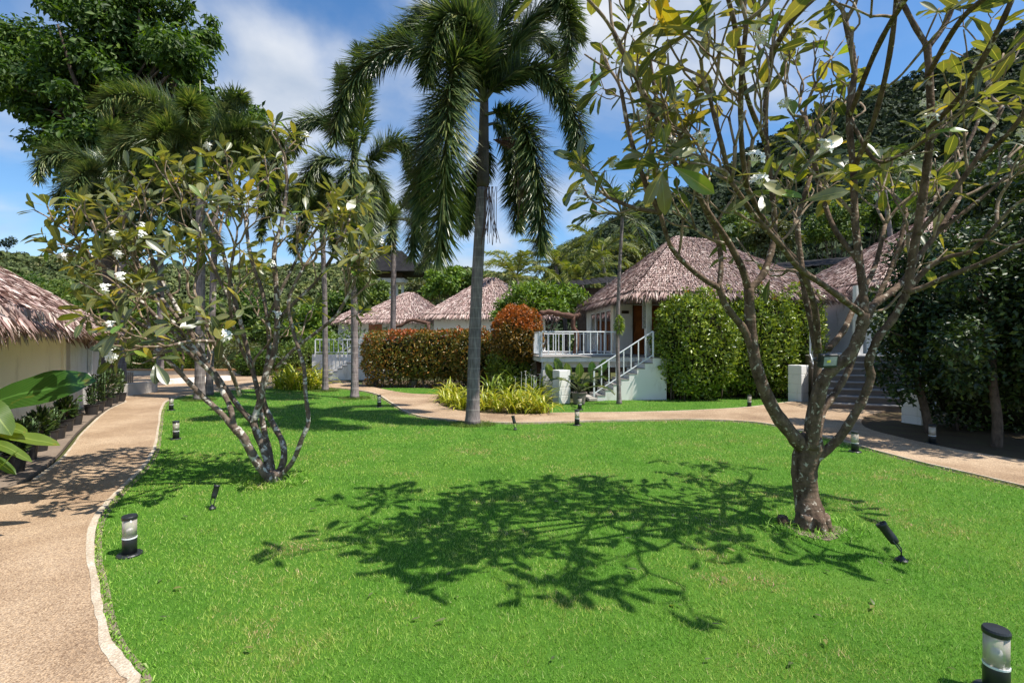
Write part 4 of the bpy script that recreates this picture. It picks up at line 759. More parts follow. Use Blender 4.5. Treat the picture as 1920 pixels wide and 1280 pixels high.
# ---- generic trees
def tree(name, label, base, clusters, leafn, size, mat, trunk_r=.15, bark='barkdark', group=None, flat=.7, droop=0.0, limbs=True, seed=0, wid=.5, trunk_pts=None, shell=.5):
    """clusters: list of (x,y,z,r) in world coordinates"""
    t = thing(name, label, 'tree', base, group); rg = np.random.default_rng(seed); C = np.array(clusters, float); b = np.array(base, float)
    top = C[:, :3].mean(0); fork = b + (top - b) * .45
    tp = spline(trunk_pts, 14) if trunk_pts is not None else spline([b - [0, 0, .1], b + (fork - b) * .5 + rg.normal(size=3) * [.1, .1, 0] * trunk_r * 3, fork], 10)
    m = MB(); m.tube(tp, np.linspace(trunk_r, trunk_r * .62, len(tp)), 10); m.obj('trunk', M[bark], t, True)
    if limbs:
        m = MB()
        for c in C:
            e = c[:3] - [0, 0, c[3] * .35]; e = e + (top - e) * .18; st = tp[-1 - rg.integers(0, 4)]; mid = st + (e - st) * .5 + [0, 0, -.08 * np.linalg.norm(e - st)] + rg.normal(size=3) * .05 * np.linalg.norm(e - st)
            m.tube(spline([st, mid, e], 7), np.linspace(trunk_r * .4, trunk_r * .08, 7), 6)
        m.obj('limb', M[bark], t, True)
    w = C[:, 3] ** 2; cnt = rg.multinomial(leafn, w / w.sum()); idx = np.repeat(np.arange(len(C)), cnt); n = len(idx)
    d = rows_unit(rg.normal(size=(n, 3))); s = (1 - shell * rg.random(n) ** 1.3)[:, None]; r3 = C[idx, 3][:, None]
    sub = rg.normal(size=(n, 3)) * .1
    p = C[idx, :3] + (d * s + sub) * r3 * np.array([1, 1, flat]); nr = rows_unit(d * .8 + [0, 0, .5] + rg.normal(size=(n, 3)) * .6)
    dd = rows_unit(np.cross(nr, rg.normal(size=(n, 3))) + d * .5 + [0, 0, -droop]); L = size * (.6 + .8 * rg.random(n))
    V, Fc = kites(p, dd, nr, L, L * wid, .12, .5); tag(mesh_obj('crown', V, Fc, M[mat], t), kind='stuff'); return t
def pxcl(lst, Y, dy=.6, seed=0):
    rg = np.random.default_rng(seed); out = []
    for q in lst:
        px, py, r = q[:3]; y = Y + (q[3] if len(q) > 3 else rg.normal() * dy); p = P(px, py, y); out.append((*p, r / F * y))
    return out
# the big spreading tree top left
cl = [(30, 120, 55), (80, 90, 70), (20, 180, 40), (120, 160, 60), (130, 100, 60), (200, 40, 80), (200, -30, 70), (150, 0, 55), (270, 60, 75), (330, 90, 60), (370, 80, 38), (360, 130, 36), (290, 140, 65), (230, 110, 70), (260, -10, 50),
      (200, 180, 70), (120, 215, 50), (75, 205, 28), (280, 210, 65), (340, 180, 50), (375, 200, 30), (160, 260, 60), (90, 265, 40), (230, 280, 60), (310, 260, 60), (60, 215, 22), (150, 320, 45), (220, 350, 60), (380, 240, 45), (440, 225, 40), (478, 222, 22), (130, 310, 22), (300, 340, 55), (350, 300, 40), (170, 400, 50), (250, 430, 60), (410, 290, 40), (100, 140, 45), (60, 150, 40), (175, 120, 55), (400, 180, 26), (395, 70, 22), (20, 70, 40), (-20, 140, 50), (50, 200, 30), (110, 290, 32), (440, 260, 32), (330, 20, 32), (110, 10, 30), (190, 230, 45), (250, 240, 50), (100, 90, 45)]
cl += [(q[0] + R.normal() * 22, q[1] + R.normal() * 16, q[2] * .45) for q in cl for _ in range(2)]
tree('spreading_tree', 'huge dark green spreading tree towering behind the left palms', (P(208, 700, 24)[0], 24, 0), pxcl(cl, 24.5, 1.6, 11), 62000, .32, 'leafdark', .42, flat=.62, droop=.7, seed=12, wid=.42, shell=.75,
     trunk_pts=[(P(208, 700, 24)[0], 24, -.1), P(212, 560, 24), P(205, 430, 24.2), P(225, 300, 24.4), P(215, 180, 24.5)])
# tree belt in the distance behind the huts
def auto_cl(c, r, n, seed, flat=.8):
    rg = np.random.default_rng(seed); d = rows_unit(rg.normal(size=(n, 3))) * (rg.random((n, 1)) ** .4); return [(*(np.array(c) + d[i] * r * np.array([1, .8, flat])), r * (.28 + .22 * rg.random())) for i in range(n)]
belt = [  # px, py centre, radius px, distance, material, label
    (835, 530, 38, 50, 'leafbright', 'bright green tree between the middle and farthest thatched huts'),
    (880, 535, 34, 52, 'leafmid', 'rounded tree directly left behind the ringed palm trunk'),
    (790, 545, 26, 55, 'leafolive', 'small olive tree below the water tower at its right'),
    (700, 560, 34, 48, 'leafmid', 'green tree behind the pale palm trunk left of the water tower'),
    (640, 580, 44, 50, 'leafdark', 'dark bushy tree left of the pale palm trunk'),
    (590, 610, 44, 36, 'leafbright', 'light green leafy tree behind the thin white stair railing'),
    (530, 610, 40, 38, 'leafmid', 'mid green tree behind the white car'),
    (470, 590, 55, 42, 'leafdark', 'dark green tree behind the middle of the left frangipani'),
    (400, 600, 50, 44, 'leafmid', 'broad tree beyond the road behind the twin grey palm trunks'),
    (330, 600, 50, 46, 'leafolive', 'olive tree beyond the road above the white car'),
    (270, 610, 50, 42, 'leafmid', 'bushy green tree beyond the far road wall'),
    (190, 590, 46, 52, 'leafdark', 'dark tree behind the second low hut'),
    (110, 560, 46, 60, 'leafmid', 'tree showing above the thatch corner of the cream hut'),
    (20, 540, 50, 60, 'leafdark', 'dark tree behind the ridge of the cream hut'),
    (930, 540, 26, 60, 'leafolive', 'brownish olive treetop above the middle thatched hut'),
    (1000, 560, 45, 44, 'leafmid', 'green tree below the coconut palms between two huts'),
    (1060, 560, 45, 46, 'leafdark', 'dark tree below the coconut palms behind the driftwood arch'),
    (1180, 480, 34, 44, 'leafolive', 'olive treetop rising behind the left slope of the main roof'),
    (1400, 430, 40, 44, 'leafmid', 'green treetop above the right slope of the main roof'),
    (1450, 445, 38, 42, 'leafolive', 'olive treetop above the dark corrugated roof'),
    (1560, 420, 46, 44, 'leafmid', 'leafy tree behind the dark corrugated roof at the right'),
    (1660, 400, 50, 44, 'leafdark', 'dark tree rising behind the right-hand hut roof'),
    (1860, 380, 60, 40, 'leafolive', 'olive tree beyond the right-hand hut at the photo edge')]
for i, (px, py, r, Y, mt, lb) in enumerate(belt):
    c = P(px, py, Y); rr = r / F * Y; tree('broadleaf_tree', lb, (c[0], Y, 0), auto_cl(c, rr, 16, 100 + i), 4200 if r > 30 else 3000, .30 if Y < 45 else .36, mt, .16, seed=200 + i, group='trees standing behind the huts')
ug = []
for i in range(60):
    px = -200 + i * 38; Y = 37 + 8 * R.random(); 
    if 1000 < px: Y += 6
    ug.append((*P(px, 655 - 12 * R.random(), Y), 1.3 + .9 * R.random()))
n = 26000; C = np.array(ug); idx = R.integers(0, len(C), n); d = rand_dirs(n); p_ = C[idx, :3] + d * C[idx, 3][:, None] * [1.6, 1, .9]; p_[:, 2] = np.abs(p_[:, 2]); V, Fc = kites(p_, rand_dirs(n), rows_unit(d + rand_dirs(n) * .5), .2 + .2 * R.random(n), .12 + .1 * R.random(n))
tag(mesh_obj('undergrowth', V, Fc, M['leafmid']), 'dense green undergrowth closing the view behind the huts', 'shrubbery', kind='stuff')
for i, (px, py, rr, Y, mt, lb) in enumerate([(300, 672, 1.3, 33, 'leafmid', 'green shrub in front of the parked white car beyond the road'), (350, 680, 1.0, 32, 'leafbright', 'bright shrub between the two parked white cars'), (255, 676, 1.1, 31, 'leafdark', 'dark shrub at the left end of the far road wall'), (395, 672, 1.2, 32, 'leafmid', 'shrub behind the twin grey palm trunks beyond the road'), (450, 676, 1.2, 31, 'leafolive', 'olive shrub behind the middle stems of the left frangipani'), (560, 675, 1.2, 28, 'leafmid', 'shrub left of the thin white stair railing'), (590, 660, 1.3, 29, 'leafbright', 'sunny shrub hard against the left end of the stair railing'), (480, 690, .9, 27, 'leafdark', 'dark low shrub behind the yellow strap-leaved clump')]):
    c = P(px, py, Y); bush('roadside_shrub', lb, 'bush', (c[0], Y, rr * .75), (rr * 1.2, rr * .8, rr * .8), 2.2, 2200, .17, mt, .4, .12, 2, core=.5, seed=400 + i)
# lone tree on the left skyline
c = P(14, 455, 235); tree('skyline_tree', 'lone tree standing proud on the left hill skyline', (c[0], 235, 40), [(c[0], 235, c[2], 3.0), (c[0] + 2, 235, c[2] + 1.2, 2), (c[0] - 2.5, 235, c[2] - .5, 2)], 500, .9, 'forestR', .4, seed=4)
# light leafy frangipani far behind, between huts
c = P(1010, 560, 22.5); tree('spreading_frangipani', 'low spreading light green frangipani between the two middle huts', (c[0], 22.5, 0), pxcl([(950, 572, 24), (975, 550, 26), (1005, 545, 26), (1035, 552, 26), (1065, 548, 22), (1085, 555, 18), (1010, 572, 24), (1045, 575, 22), (990, 580, 22), (935, 590, 16), (1060, 575, 20)], 22.5, .5, 5), 5200, .2, 'leafbright', .12, 'barkL', seed=9, wid=.36, shell=.9)
# dark trees at the right
def darktree(bpx, bpy, cls, Y, label, seed, n, lean=0):
    g = Gd(bpx, bpy); C = pxcl(cls, g[1] + .3, .35, seed); top = np.mean([c[:3] for c in C], axis=0)
    return tree('shade_tree', label, g, C, n, .105, 'bushdark', .085, 'barkdark', seed=seed, flat=.95, wid=.5, shell=.6, trunk_pts=[g - [0, 0, .1], g + [lean, 0, .5], g + [lean * 1.8, .1, 1.2], top])
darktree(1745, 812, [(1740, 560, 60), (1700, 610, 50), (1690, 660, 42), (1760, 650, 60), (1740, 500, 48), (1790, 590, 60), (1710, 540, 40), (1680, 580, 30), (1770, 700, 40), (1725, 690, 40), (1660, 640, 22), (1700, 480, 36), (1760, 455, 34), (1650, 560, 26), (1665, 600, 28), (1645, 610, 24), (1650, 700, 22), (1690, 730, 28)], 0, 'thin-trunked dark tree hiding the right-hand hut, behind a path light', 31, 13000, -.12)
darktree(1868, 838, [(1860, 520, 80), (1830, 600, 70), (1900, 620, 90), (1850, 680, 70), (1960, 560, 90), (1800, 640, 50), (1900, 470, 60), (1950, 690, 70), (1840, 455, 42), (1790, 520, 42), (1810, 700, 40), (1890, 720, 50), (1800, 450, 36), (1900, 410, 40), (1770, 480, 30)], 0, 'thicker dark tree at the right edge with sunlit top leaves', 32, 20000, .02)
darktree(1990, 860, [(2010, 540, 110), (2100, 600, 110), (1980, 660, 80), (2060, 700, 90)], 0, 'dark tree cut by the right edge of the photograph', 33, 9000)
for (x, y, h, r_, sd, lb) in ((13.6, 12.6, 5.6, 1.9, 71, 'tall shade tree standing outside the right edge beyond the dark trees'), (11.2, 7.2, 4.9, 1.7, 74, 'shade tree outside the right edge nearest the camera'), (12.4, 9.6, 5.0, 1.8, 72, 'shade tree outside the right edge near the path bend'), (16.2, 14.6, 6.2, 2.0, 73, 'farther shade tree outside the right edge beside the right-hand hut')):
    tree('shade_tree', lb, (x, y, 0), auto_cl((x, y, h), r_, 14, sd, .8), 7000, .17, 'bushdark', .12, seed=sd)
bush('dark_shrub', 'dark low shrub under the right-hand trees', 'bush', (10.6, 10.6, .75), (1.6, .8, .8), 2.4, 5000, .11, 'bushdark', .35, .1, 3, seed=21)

# ------------------------------------------------------------------ palms
def plume(pts, Lmax, n, k, W, mode='fox', petiole=.12, droop=.5, ang=1.0, taper=.55):
    s = spline(pts, 48); seg = np.r_[0, np.cumsum(np.linalg.norm(np.diff(s, axis=0), axis=1))]; tot = seg[-1]
    T = rows_unit(np.gradient(s, axis=0)); fr = petiole + (1 - petiole) * (np.arange(n) + R.random(n) * .6) / n; q = fr * tot
    base = np.stack([np.interp(q, seg, s[:, i]) for i in range(3)], 1); tg = rows_unit(np.stack([np.interp(q, seg, T[:, i]) for i in range(3)], 1))
    base = np.repeat(base, k, 0); tg = np.repeat(tg, k, 0); f = np.repeat(fr, k); m = len(f)
    side = rows_unit(np.cross(tg, [0, 0, 1.0]) + 1e-6); up = rows_unit(np.cross(side, tg))
    if mode == 'fox': a = R.random(m) * 2 * np.pi; rad = side * np.cos(a)[:, None] + up * np.sin(a)[:, None]
    else: sg = np.where(np.arange(m) % 2 == 0, 1.0, -1.0)[:, None]; rad = rows_unit(side * sg + up * (.25 + .25 * R.normal(size=m))[:, None])
    al = ang * (1 - .22 * f) + .12 * R.normal(size=m); d = tg * np.cos(al)[:, None] + rad * np.sin(al)[:, None]
    prof = np.minimum(1, .45 + (f - petiole) * 3.5) * (1 - (1 - taper) * np.clip((f - .55) / .45, 0, 1) ** 1.5)
    L = Lmax * prof * (.8 + .35 * R.random(m)); V, Fc = blades3(base, d, rad + up * .6, L, W * (.75 + .5 * R.random(m)), droop * (.5 + R.random(m)))
    rv, rf = tube(s, np.linspace(.035, .008, 48) * (Lmax / .5) ** .5, 5)
    return V, Fc, rv, rf
def frond_obj(parent, pts, Lmax, n, k, W, mat, **kw):
    V, Fc, rv, rf = plume(pts, Lmax, n, k, W, **kw); fo = mesh_obj('frond', V, Fc, M[mat], parent); m = MB(); m.add(rv, rf); m.obj('stalk', M['rachis'], fo, True); return fo
def arch(base, az, el, length, droop, n=9):
    p = [np.array(base, float)]; e = el; st = length / (n - 1)
    for i in range(n - 1): p.append(p[-1] + st * np.array([math.cos(az) * math.cos(e), math.sin(az) * math.cos(e), math.sin(e)])); e -= droop * (.5 + i / (n - 1))
    return p
def ringtrunk(parent, pts, r0, r1, mat='palmtrunk', ring=.22, amp=.015, flare=.35):
    s = spline(pts, 60); ln = np.r_[0, np.cumsum(np.linalg.norm(np.diff(s, axis=0), axis=1))]; q = [0]; 
    while q[-1] < ln[-1] - ring: q += [q[-1] + ring * .42, q[-1] + ring * .5, q[-1] + ring * .58, q[-1] + ring]
    q = np.array(q); C = np.stack([np.interp(q, ln, s[:, i]) for i in range(3)], 1); rr = r0 + (r1 - r0) * (q / ln[-1]) ** .7 + r0 * flare * np.exp(-q / .22)
    rr = rr * (1 + amp * (np.arange(len(q)) % 4 == 2)); m = MB(); m.tube(C, rr, 18); m.obj('trunk', M[mat], parent, True)
# main palm
B0 = Gd(886, 796); PM = thing('foxtail_palm', 'tallest palm with ringed grey trunk and heavy drooping plumes, centre of the lawn edge', 'palm', B0)
ringtrunk(PM, [B0, P(890, 640, 11.4), P(896, 500, 11.45), P(905, 345, 11.5)], .155, .125, flare=.25)
m = MB(); m.tube(spline([P(905, 352, 11.5), P(906, 320, 11.5), P(907, 250, 11.5), P(908, 190, 11.5), P(908, 150, 11.5)], 16), np.r_[.12, np.linspace(.155, .08, 15)], 14); m.obj('crownshaft', M['crownshaftbrown'], PM, True)
c0 = (908, 190)
FR = [
 ([c0, (870, 120), (790, 88), (715, 100), (655, 160), (630, 235), (628, 265)], [11.4, 11.2, 11.0, 10.8, 10.7, 10.7, 10.7], .55),
 ([c0, (888, 125), (858, 108), (842, 170), (836, 290), (830, 400), (820, 478)], [11.4, 10.9, 10.3, 10.0, 9.9, 10.0, 10.1], .76),
 ([c0, (870, 190), (815, 235), (785, 330), (775, 430), (772, 480)], [11.5, 11.9, 12.2, 12.3, 12.3, 12.3], .6),
 ([c0, (885, 110), (850, 50), (810, 15), (775, 30), (755, 80)], [11.4, 11.6, 11.9, 12.1, 12.3, 12.4], .55),
 ([c0, (895, 90), (875, 0), (850, -70), (800, -90)], [11.4, 11.3, 11.2, 11.1, 11.0], .55),
 ([c0, (925, 90), (950, 10), (1000, -50), (1050, -20), (1068, 60), (1065, 112)], [11.4, 11.2, 11.0, 10.8, 10.7, 10.6, 10.6], .55),
 ([c0, (935, 160), (990, 128), (1045, 160), (1078, 230), (1090, 305)], [11.4, 11.1, 10.8, 10.6, 10.5, 10.5], .52),
 ([(910, 215), (940, 212), (980, 235), (1003, 300), (1012, 390), (1012, 470)], [11.4, 11.1, 10.8, 10.6, 10.6, 10.6], .6),
 ([(910, 235), (935, 235), (962, 275), (972, 350), (968, 425)], [11.5, 11.7, 12.0, 12.1, 12.1], .55),
 ([c0, (945, 110), (990, 60), (1040, 90), (1060, 150)], [11.5, 11.9, 12.4, 12.7, 12.8], .5),
 ([c0, (900, 110), (905, 30), (925, -40), (960, -60)], [11.5, 11.6, 12.0, 12.4, 12.8], .5),
 ([c0, (870, 160), (830, 190), (800, 270), (790, 350), (795, 420)], [11.4, 11.1, 10.8, 10.7, 10.7, 10.7], .55),
 ([(910, 250), (905, 300), (880, 360), (868, 430)], [11.6, 11.9, 12.1, 12.1], .5),
 ([c0, (940, 130), (1000, 30), (1060, 10), (1085, 70)], [11.4, 11.2, 11.0, 10.9, 10.9], .5),
 ([c0, (900, 140), (860, 60), (790, 50), (730, 70), (690, 110)], [11.4, 11.5, 11.7, 11.9, 12, 12.1], .5),
 ([c0, (905, 100), (880, 40), (840, 30), (810, 90), (800, 150)], [11.4, 10.8, 10.2, 9.9, 9.8, 9.8], .55),
]
for pl, ys, L in FR: frond_obj(PM, [P(*a, y) for a, y in zip(pl, ys)], L * 1.2, 130, 11, .032, 'palmleaf', petiole=.07, droop=.14, ang=.98)
m = MB()
for i in range(26):
    x = 985 + R.normal() * 14; a = P(x, 285 + R.normal() * 10, 10.7); b = P(x + R.normal() * 8, 380 + R.normal() * 30, 10.6); m.tube(spline([P(925, 262, 11.3), a, b], 8), .008, 4)
m.obj('seed_tassel', M['driftwood'], PM)
m = MB()
for i in range(18): a = P(918 + R.normal() * 5, 350, 11.4); m.tube(spline([a, a + [R.normal() * .04, -.05, -.5], a + [R.normal() * .1, -.1, -1.0 - .4 * R.random()]], 6), .008, 4)
m.obj('hanging_fibre', M['driftwood'], PM)
# second palm
B1 = Gd(665, 747); P2 = thing('foxtail_palm', 'mid-sized palm with slim grey trunk left of the tallest palm', 'palm', B1)
ringtrunk(P2, [B1, P(665, 640, 16.6), P(664, 540, 16.6), P(666, 430, 16.6)], .125, .10, ring=.2)
m = MB(); m.tube(spline([P(666, 440, 16.6), P(667, 400, 16.6), P(668, 300, 16.6)], 10), np.linspace(.14, .07, 10), 12); m.obj('crownshaft', M['crownshaft'], P2, True)
m = MB(); m.tube(spline([P(668, 320, 16.6), P(670, 260, 16.6), P(672, 185, 16.6)], 8), np.linspace(.05, .01, 8), 6); m.obj('spear', M['crownshaft'], P2, True)
for pl, ys, L in [
 ([(668, 300), (645, 250), (605, 222), (565, 235), (545, 285)], [16.6, 16.4, 16.2, 16, 16], .55), ([(668, 305), (640, 300), (600, 300), (570, 340), (560, 390)], [16.6, 16.3, 16, 15.8, 15.8], .5),
 ([(668, 300), (664, 255), (660, 300), (660, 390), (662, 480), (664, 530)], [16.6, 16.0, 15.5, 15.3, 15.3, 15.4], .62), ([(668, 300), (695, 300), (730, 268), (760, 275), (772, 330)], [16.6, 16.4, 16.2, 16.1, 16.1], .48),
 ([(668, 295), (680, 250), (678, 200), (680, 140), (672, 90)], [16.6, 16.6, 16.7, 16.8, 16.8], .5), ([(668, 310), (700, 320), (715, 370), (700, 430)], [16.6, 16.9, 17.1, 17.1], .5),
 ([(668, 300), (655, 240), (650, 180), (640, 130)], [16.6, 16.9, 17.2, 17.5], .5), ([(668, 320), (640, 330), (625, 400), (630, 470)], [16.6, 16.9, 17.1, 17.1], .5),
 ([(668, 330), (690, 330), (690, 400), (680, 500), (676, 560)], [16.6, 16.2, 15.9, 15.8, 15.8], .55)]:
    frond_obj(P2, [P(*a, y) for a, y in zip(pl, ys)], L * 1.3, 95, 11, .03, 'palmleafy', petiole=.13, droop=.25)
def autopalm(base, crown, label, nf, L, ll, seed, mat='palmleaf', r=.12, el=(.2, 1.35), droop=.36, spear=None, group=None, dup=None, azs=None, twin=None):
    rg = np.random.default_rng(seed); t = thing('foxtail_palm', label, 'palm', base, group)
    ringtrunk(t, [np.array(base), (np.array(base) + crown) / 2 + [.03, 0, 0], np.array(crown) - [0, 0, .9]], r, r * .8, ring=.22)
    m = MB(); m.tube(spline([crown - np.array([0, 0, 1.0]), crown - np.array([0, 0, .6]), crown], 8), np.linspace(r * 1.2, r * .6, 8), 12); m.obj('crownshaft', M['crownshaft'], t, True)
    if spear: m = MB(); m.tube(spline([crown, crown + [0.02, 0, spear / 2], crown + [0.0, 0, spear]], 6), np.linspace(.05, .012, 6), 6); m.obj('spear', simple('yellow_spear', (.3, .3, .12)), t, True)
    for i in range(nf):
        az = (azs[i] if azs else i * 2.399 + rg.normal() * .2); e = el[0] + (el[1] - el[0]) * (i / (nf - 1))
        frond_obj(t, arch(crown - np.array([0, 0, .15]), az, e, L * (.85 + .3 * rg.random()), droop * (.8 + .4 * rg.random())), ll * 1.08, 80, 9, .034, mat, petiole=.2, droop=.2)
    return t
yA = 15.9; autopalm(Gd(374, 750), P(375, 285, yA), 'tall palm with a bare upright spear, behind the left frangipani', 13, 3.4, .62, 41, spear=2.3, r=.15, mat='palmleafy')
gB = np.array([P(392, 700, 17.4)[0], 17.4, 0.0]); autopalm(gB, P(405, 300, 17.4), 'palm with slim trunk hard behind the tall speared palm', 11, 3.2, .6, 42, r=.12)
gC = np.array([P(228, 700, 18.5)[0], 18.5, 0.0]); autopalm(gC, P(228, 345, 18.5), 'dark palm whose fronds arch in front of the huge spreading tree', 12, 3.3, .62, 43, r=.15)
autopalm(Gd(610, 733), P(605, 405, 18.8), 'slim palm left of the pale palm, standing before the white stair block', 11, 3.0, .55, 44, r=.11)
gD = np.array([P(735, 700, 23)[0], 23, 0.0]); autopalm(gD, P(738, 405, 23), 'dark palm behind, with plumes hanging over the water tower', 10, 3.6, .7, 45, r=.14, el=(-.1, 1.1))
gE = np.array([P(300, 700, 21)[0], 21, 0.0]); autopalm(gE, P(300, 400, 21), 'lower palm seen through the top of the left frangipani', 11, 3.4, .6, 46, r=.14)
# coconut palms behind
def coco(px, py, Y, label, seed, L=3.6, nf=15, mat='coco'):
    rg = np.random.default_rng(seed); c = P(px, py, Y); b = np.array([c[0] + .8, Y, 0.0]); t = thing('coconut_palm', label, 'palm', b)
    ringtrunk(t, [b, (b + c) / 2 + [.3, 0, 0], c], .17, .12, ring=.3)
    for i in range(nf):
        e = -.1 + 1.35 * i / (nf - 1); frond_obj(t, arch(c, i * 2.399 + rg.normal() * .2, e, L * (.85 + .3 * rg.random()), .2), .85, 60, 2, .07, mat, mode='flat', petiole=.15, droop=.7, ang=1.05)
coco(968, 520, 36, 'coconut palm with yellow-green fronds spread above the middle hut', 51)
coco(1042, 498, 38, 'taller coconut palm right of the first, in front of the mountain foot', 52, 4.0)
coco(1128, 478, 40, 'coconut palm against the dark mountain behind the slender palm', 53, 3.8)
coco(1090, 530, 37, 'low coconut palm crown just above the frangipani between the huts', 54, 3.2, 12)
coco(1655, 330, 30, 'palm crown seen through the branches of the right frangipani', 55, 3.0, 13, 'palmleafy')
# slender ornamental palm before the main hut
b = Gd(1161, 757); t = thing('slender_palm', 'very thin pale-trunked palm in front of the main hut steps', 'palm', b); c = P(1167, 405, 15.0)
ringtrunk(t, [b, P(1158, 640, 15.0), P(1161, 520, 15.0), c], .062, .05, ring=.13, flare=.5)
rg = np.random.default_rng(61)
for i in range(14):
    e = -.35 + 1.75 * i / 13; frond_obj(t, arch(c, i * 2.399, e, 1.5 * (.8 + .4 * rg.random()), .16), .5, 26, 2, .045, 'palmleaf', mode='flat', petiole=.3, droop=.35, ang=.95)
p_ = P(1161, 608, 14.95); n = 240; d = rand_dirs(n); V, Fc = blades3(p_ + d * [.05, .05, .22], rows_unit(d + [0, 0, .2]), rand_dirs(n), .12 + .1 * R.random(n), .03 + 0 * R.random(n), 1.2 + 0 * R.random(n)); o = thing('orchid_clump', 'orchid clump tied to the thin pale palm trunk', 'plant', p_); tag(mesh_obj('foliage', V, Fc, M['bushgreen'], o), kind='stuff')
# ------------------------------------------------------------------ frangipani trees
def leafgrid(curl, width, fold=.18, wav=.0, nx=11, pet=.10, blunt=1.0):
    """one leaf along +X, unit length, with uv"""
    V, UV = [], []; xs = np.linspace(0, 1, nx); js = (-1, -.5, 0, .5, 1)
    for x in xs:
        if x < pet: w = .012
        else: u = (x - pet) / (1 - pet); w = width * (min(1.0, math.sin(math.pi * u ** (1.45 * blunt)) * 1.0) ** .48 if u < 1 else 0) * (.45 + .55 * min(1, u * 1.7)) + .004
        zc = .10 * x - curl * x * x; 
        for j in js: V.append((x - abs(j) * w * .12, j * w, zc + fold * abs(j) * w + wav * math.sin(x * 17 + j * 2) * w)); UV.append((.5 + j * .5, x))
    f = [(i * 5 + j, (i + 1) * 5 + j, (i + 1) * 5 + j + 1, i * 5 + j + 1) for i in range(nx - 1) for j in range(4)]
    return np.array(V), np.array(f), np.array(UV)
LEAFS = [leafgrid(.12, .155), leafgrid(.34, .15, .25, .08), leafgrid(.22, .17, .1, -.08), leafgrid(.02, .15, .3), leafgrid(.5, .15, .2, .1)]
def leaf_meshes(mat, tagname, L=LEAFS):
    out = []
    for V, f, UV in L:
        o = mesh_obj(tagname, V, f, mat, None, True, UV); me = o.data; bpy.data.objects.remove(o); out.append(me)
    return out
LM = leaf_meshes(M['frangi_leaf'], 'frangipani_leaf')
def flower_mesh():
    m = MB(); rg = np.random.default_rng(5)
    for k in range(9):
        c = rand_dirs(1)[0] * [.075, .075, .05] + [0, 0, .05]; ax = unit(c * 2 + [0, 0, .08] + rg.normal(size=3) * .03); u = unit(np.cross(ax, [.3, .9, .1])); v = np.cross(ax, u)
        m.tube([np.zeros(3) - [0, 0, .06], c * .5, c], .004, 4)
        for i in range(5):
            a = i * 2 * np.pi / 5; d = u * math.cos(a) + v * math.sin(a); s = np.cross(ax, d); b = c
            m.add([b, b + d * .022 + s * .016 + ax * .01, b + d * .045 + s * .008 + ax * .012, b + d * .047 - s * .008 + ax * .008, b + d * .022 - s * .012 + ax * .004], [(0, 1, 2, 3, 4)])
    o = m.obj('frangipani_flower', M['petal']); me = o.data; bpy.data.objects.remove(o); return me
FM = flower_mesh()
def rot_about(d, ang, az):
    u = unit(np.cross(d, [0.13, .2, 1.0])); v = np.cross(d, u); return unit(d * math.cos(ang) + (u * math.cos(az) + v * math.sin(az)) * math.sin(ang))
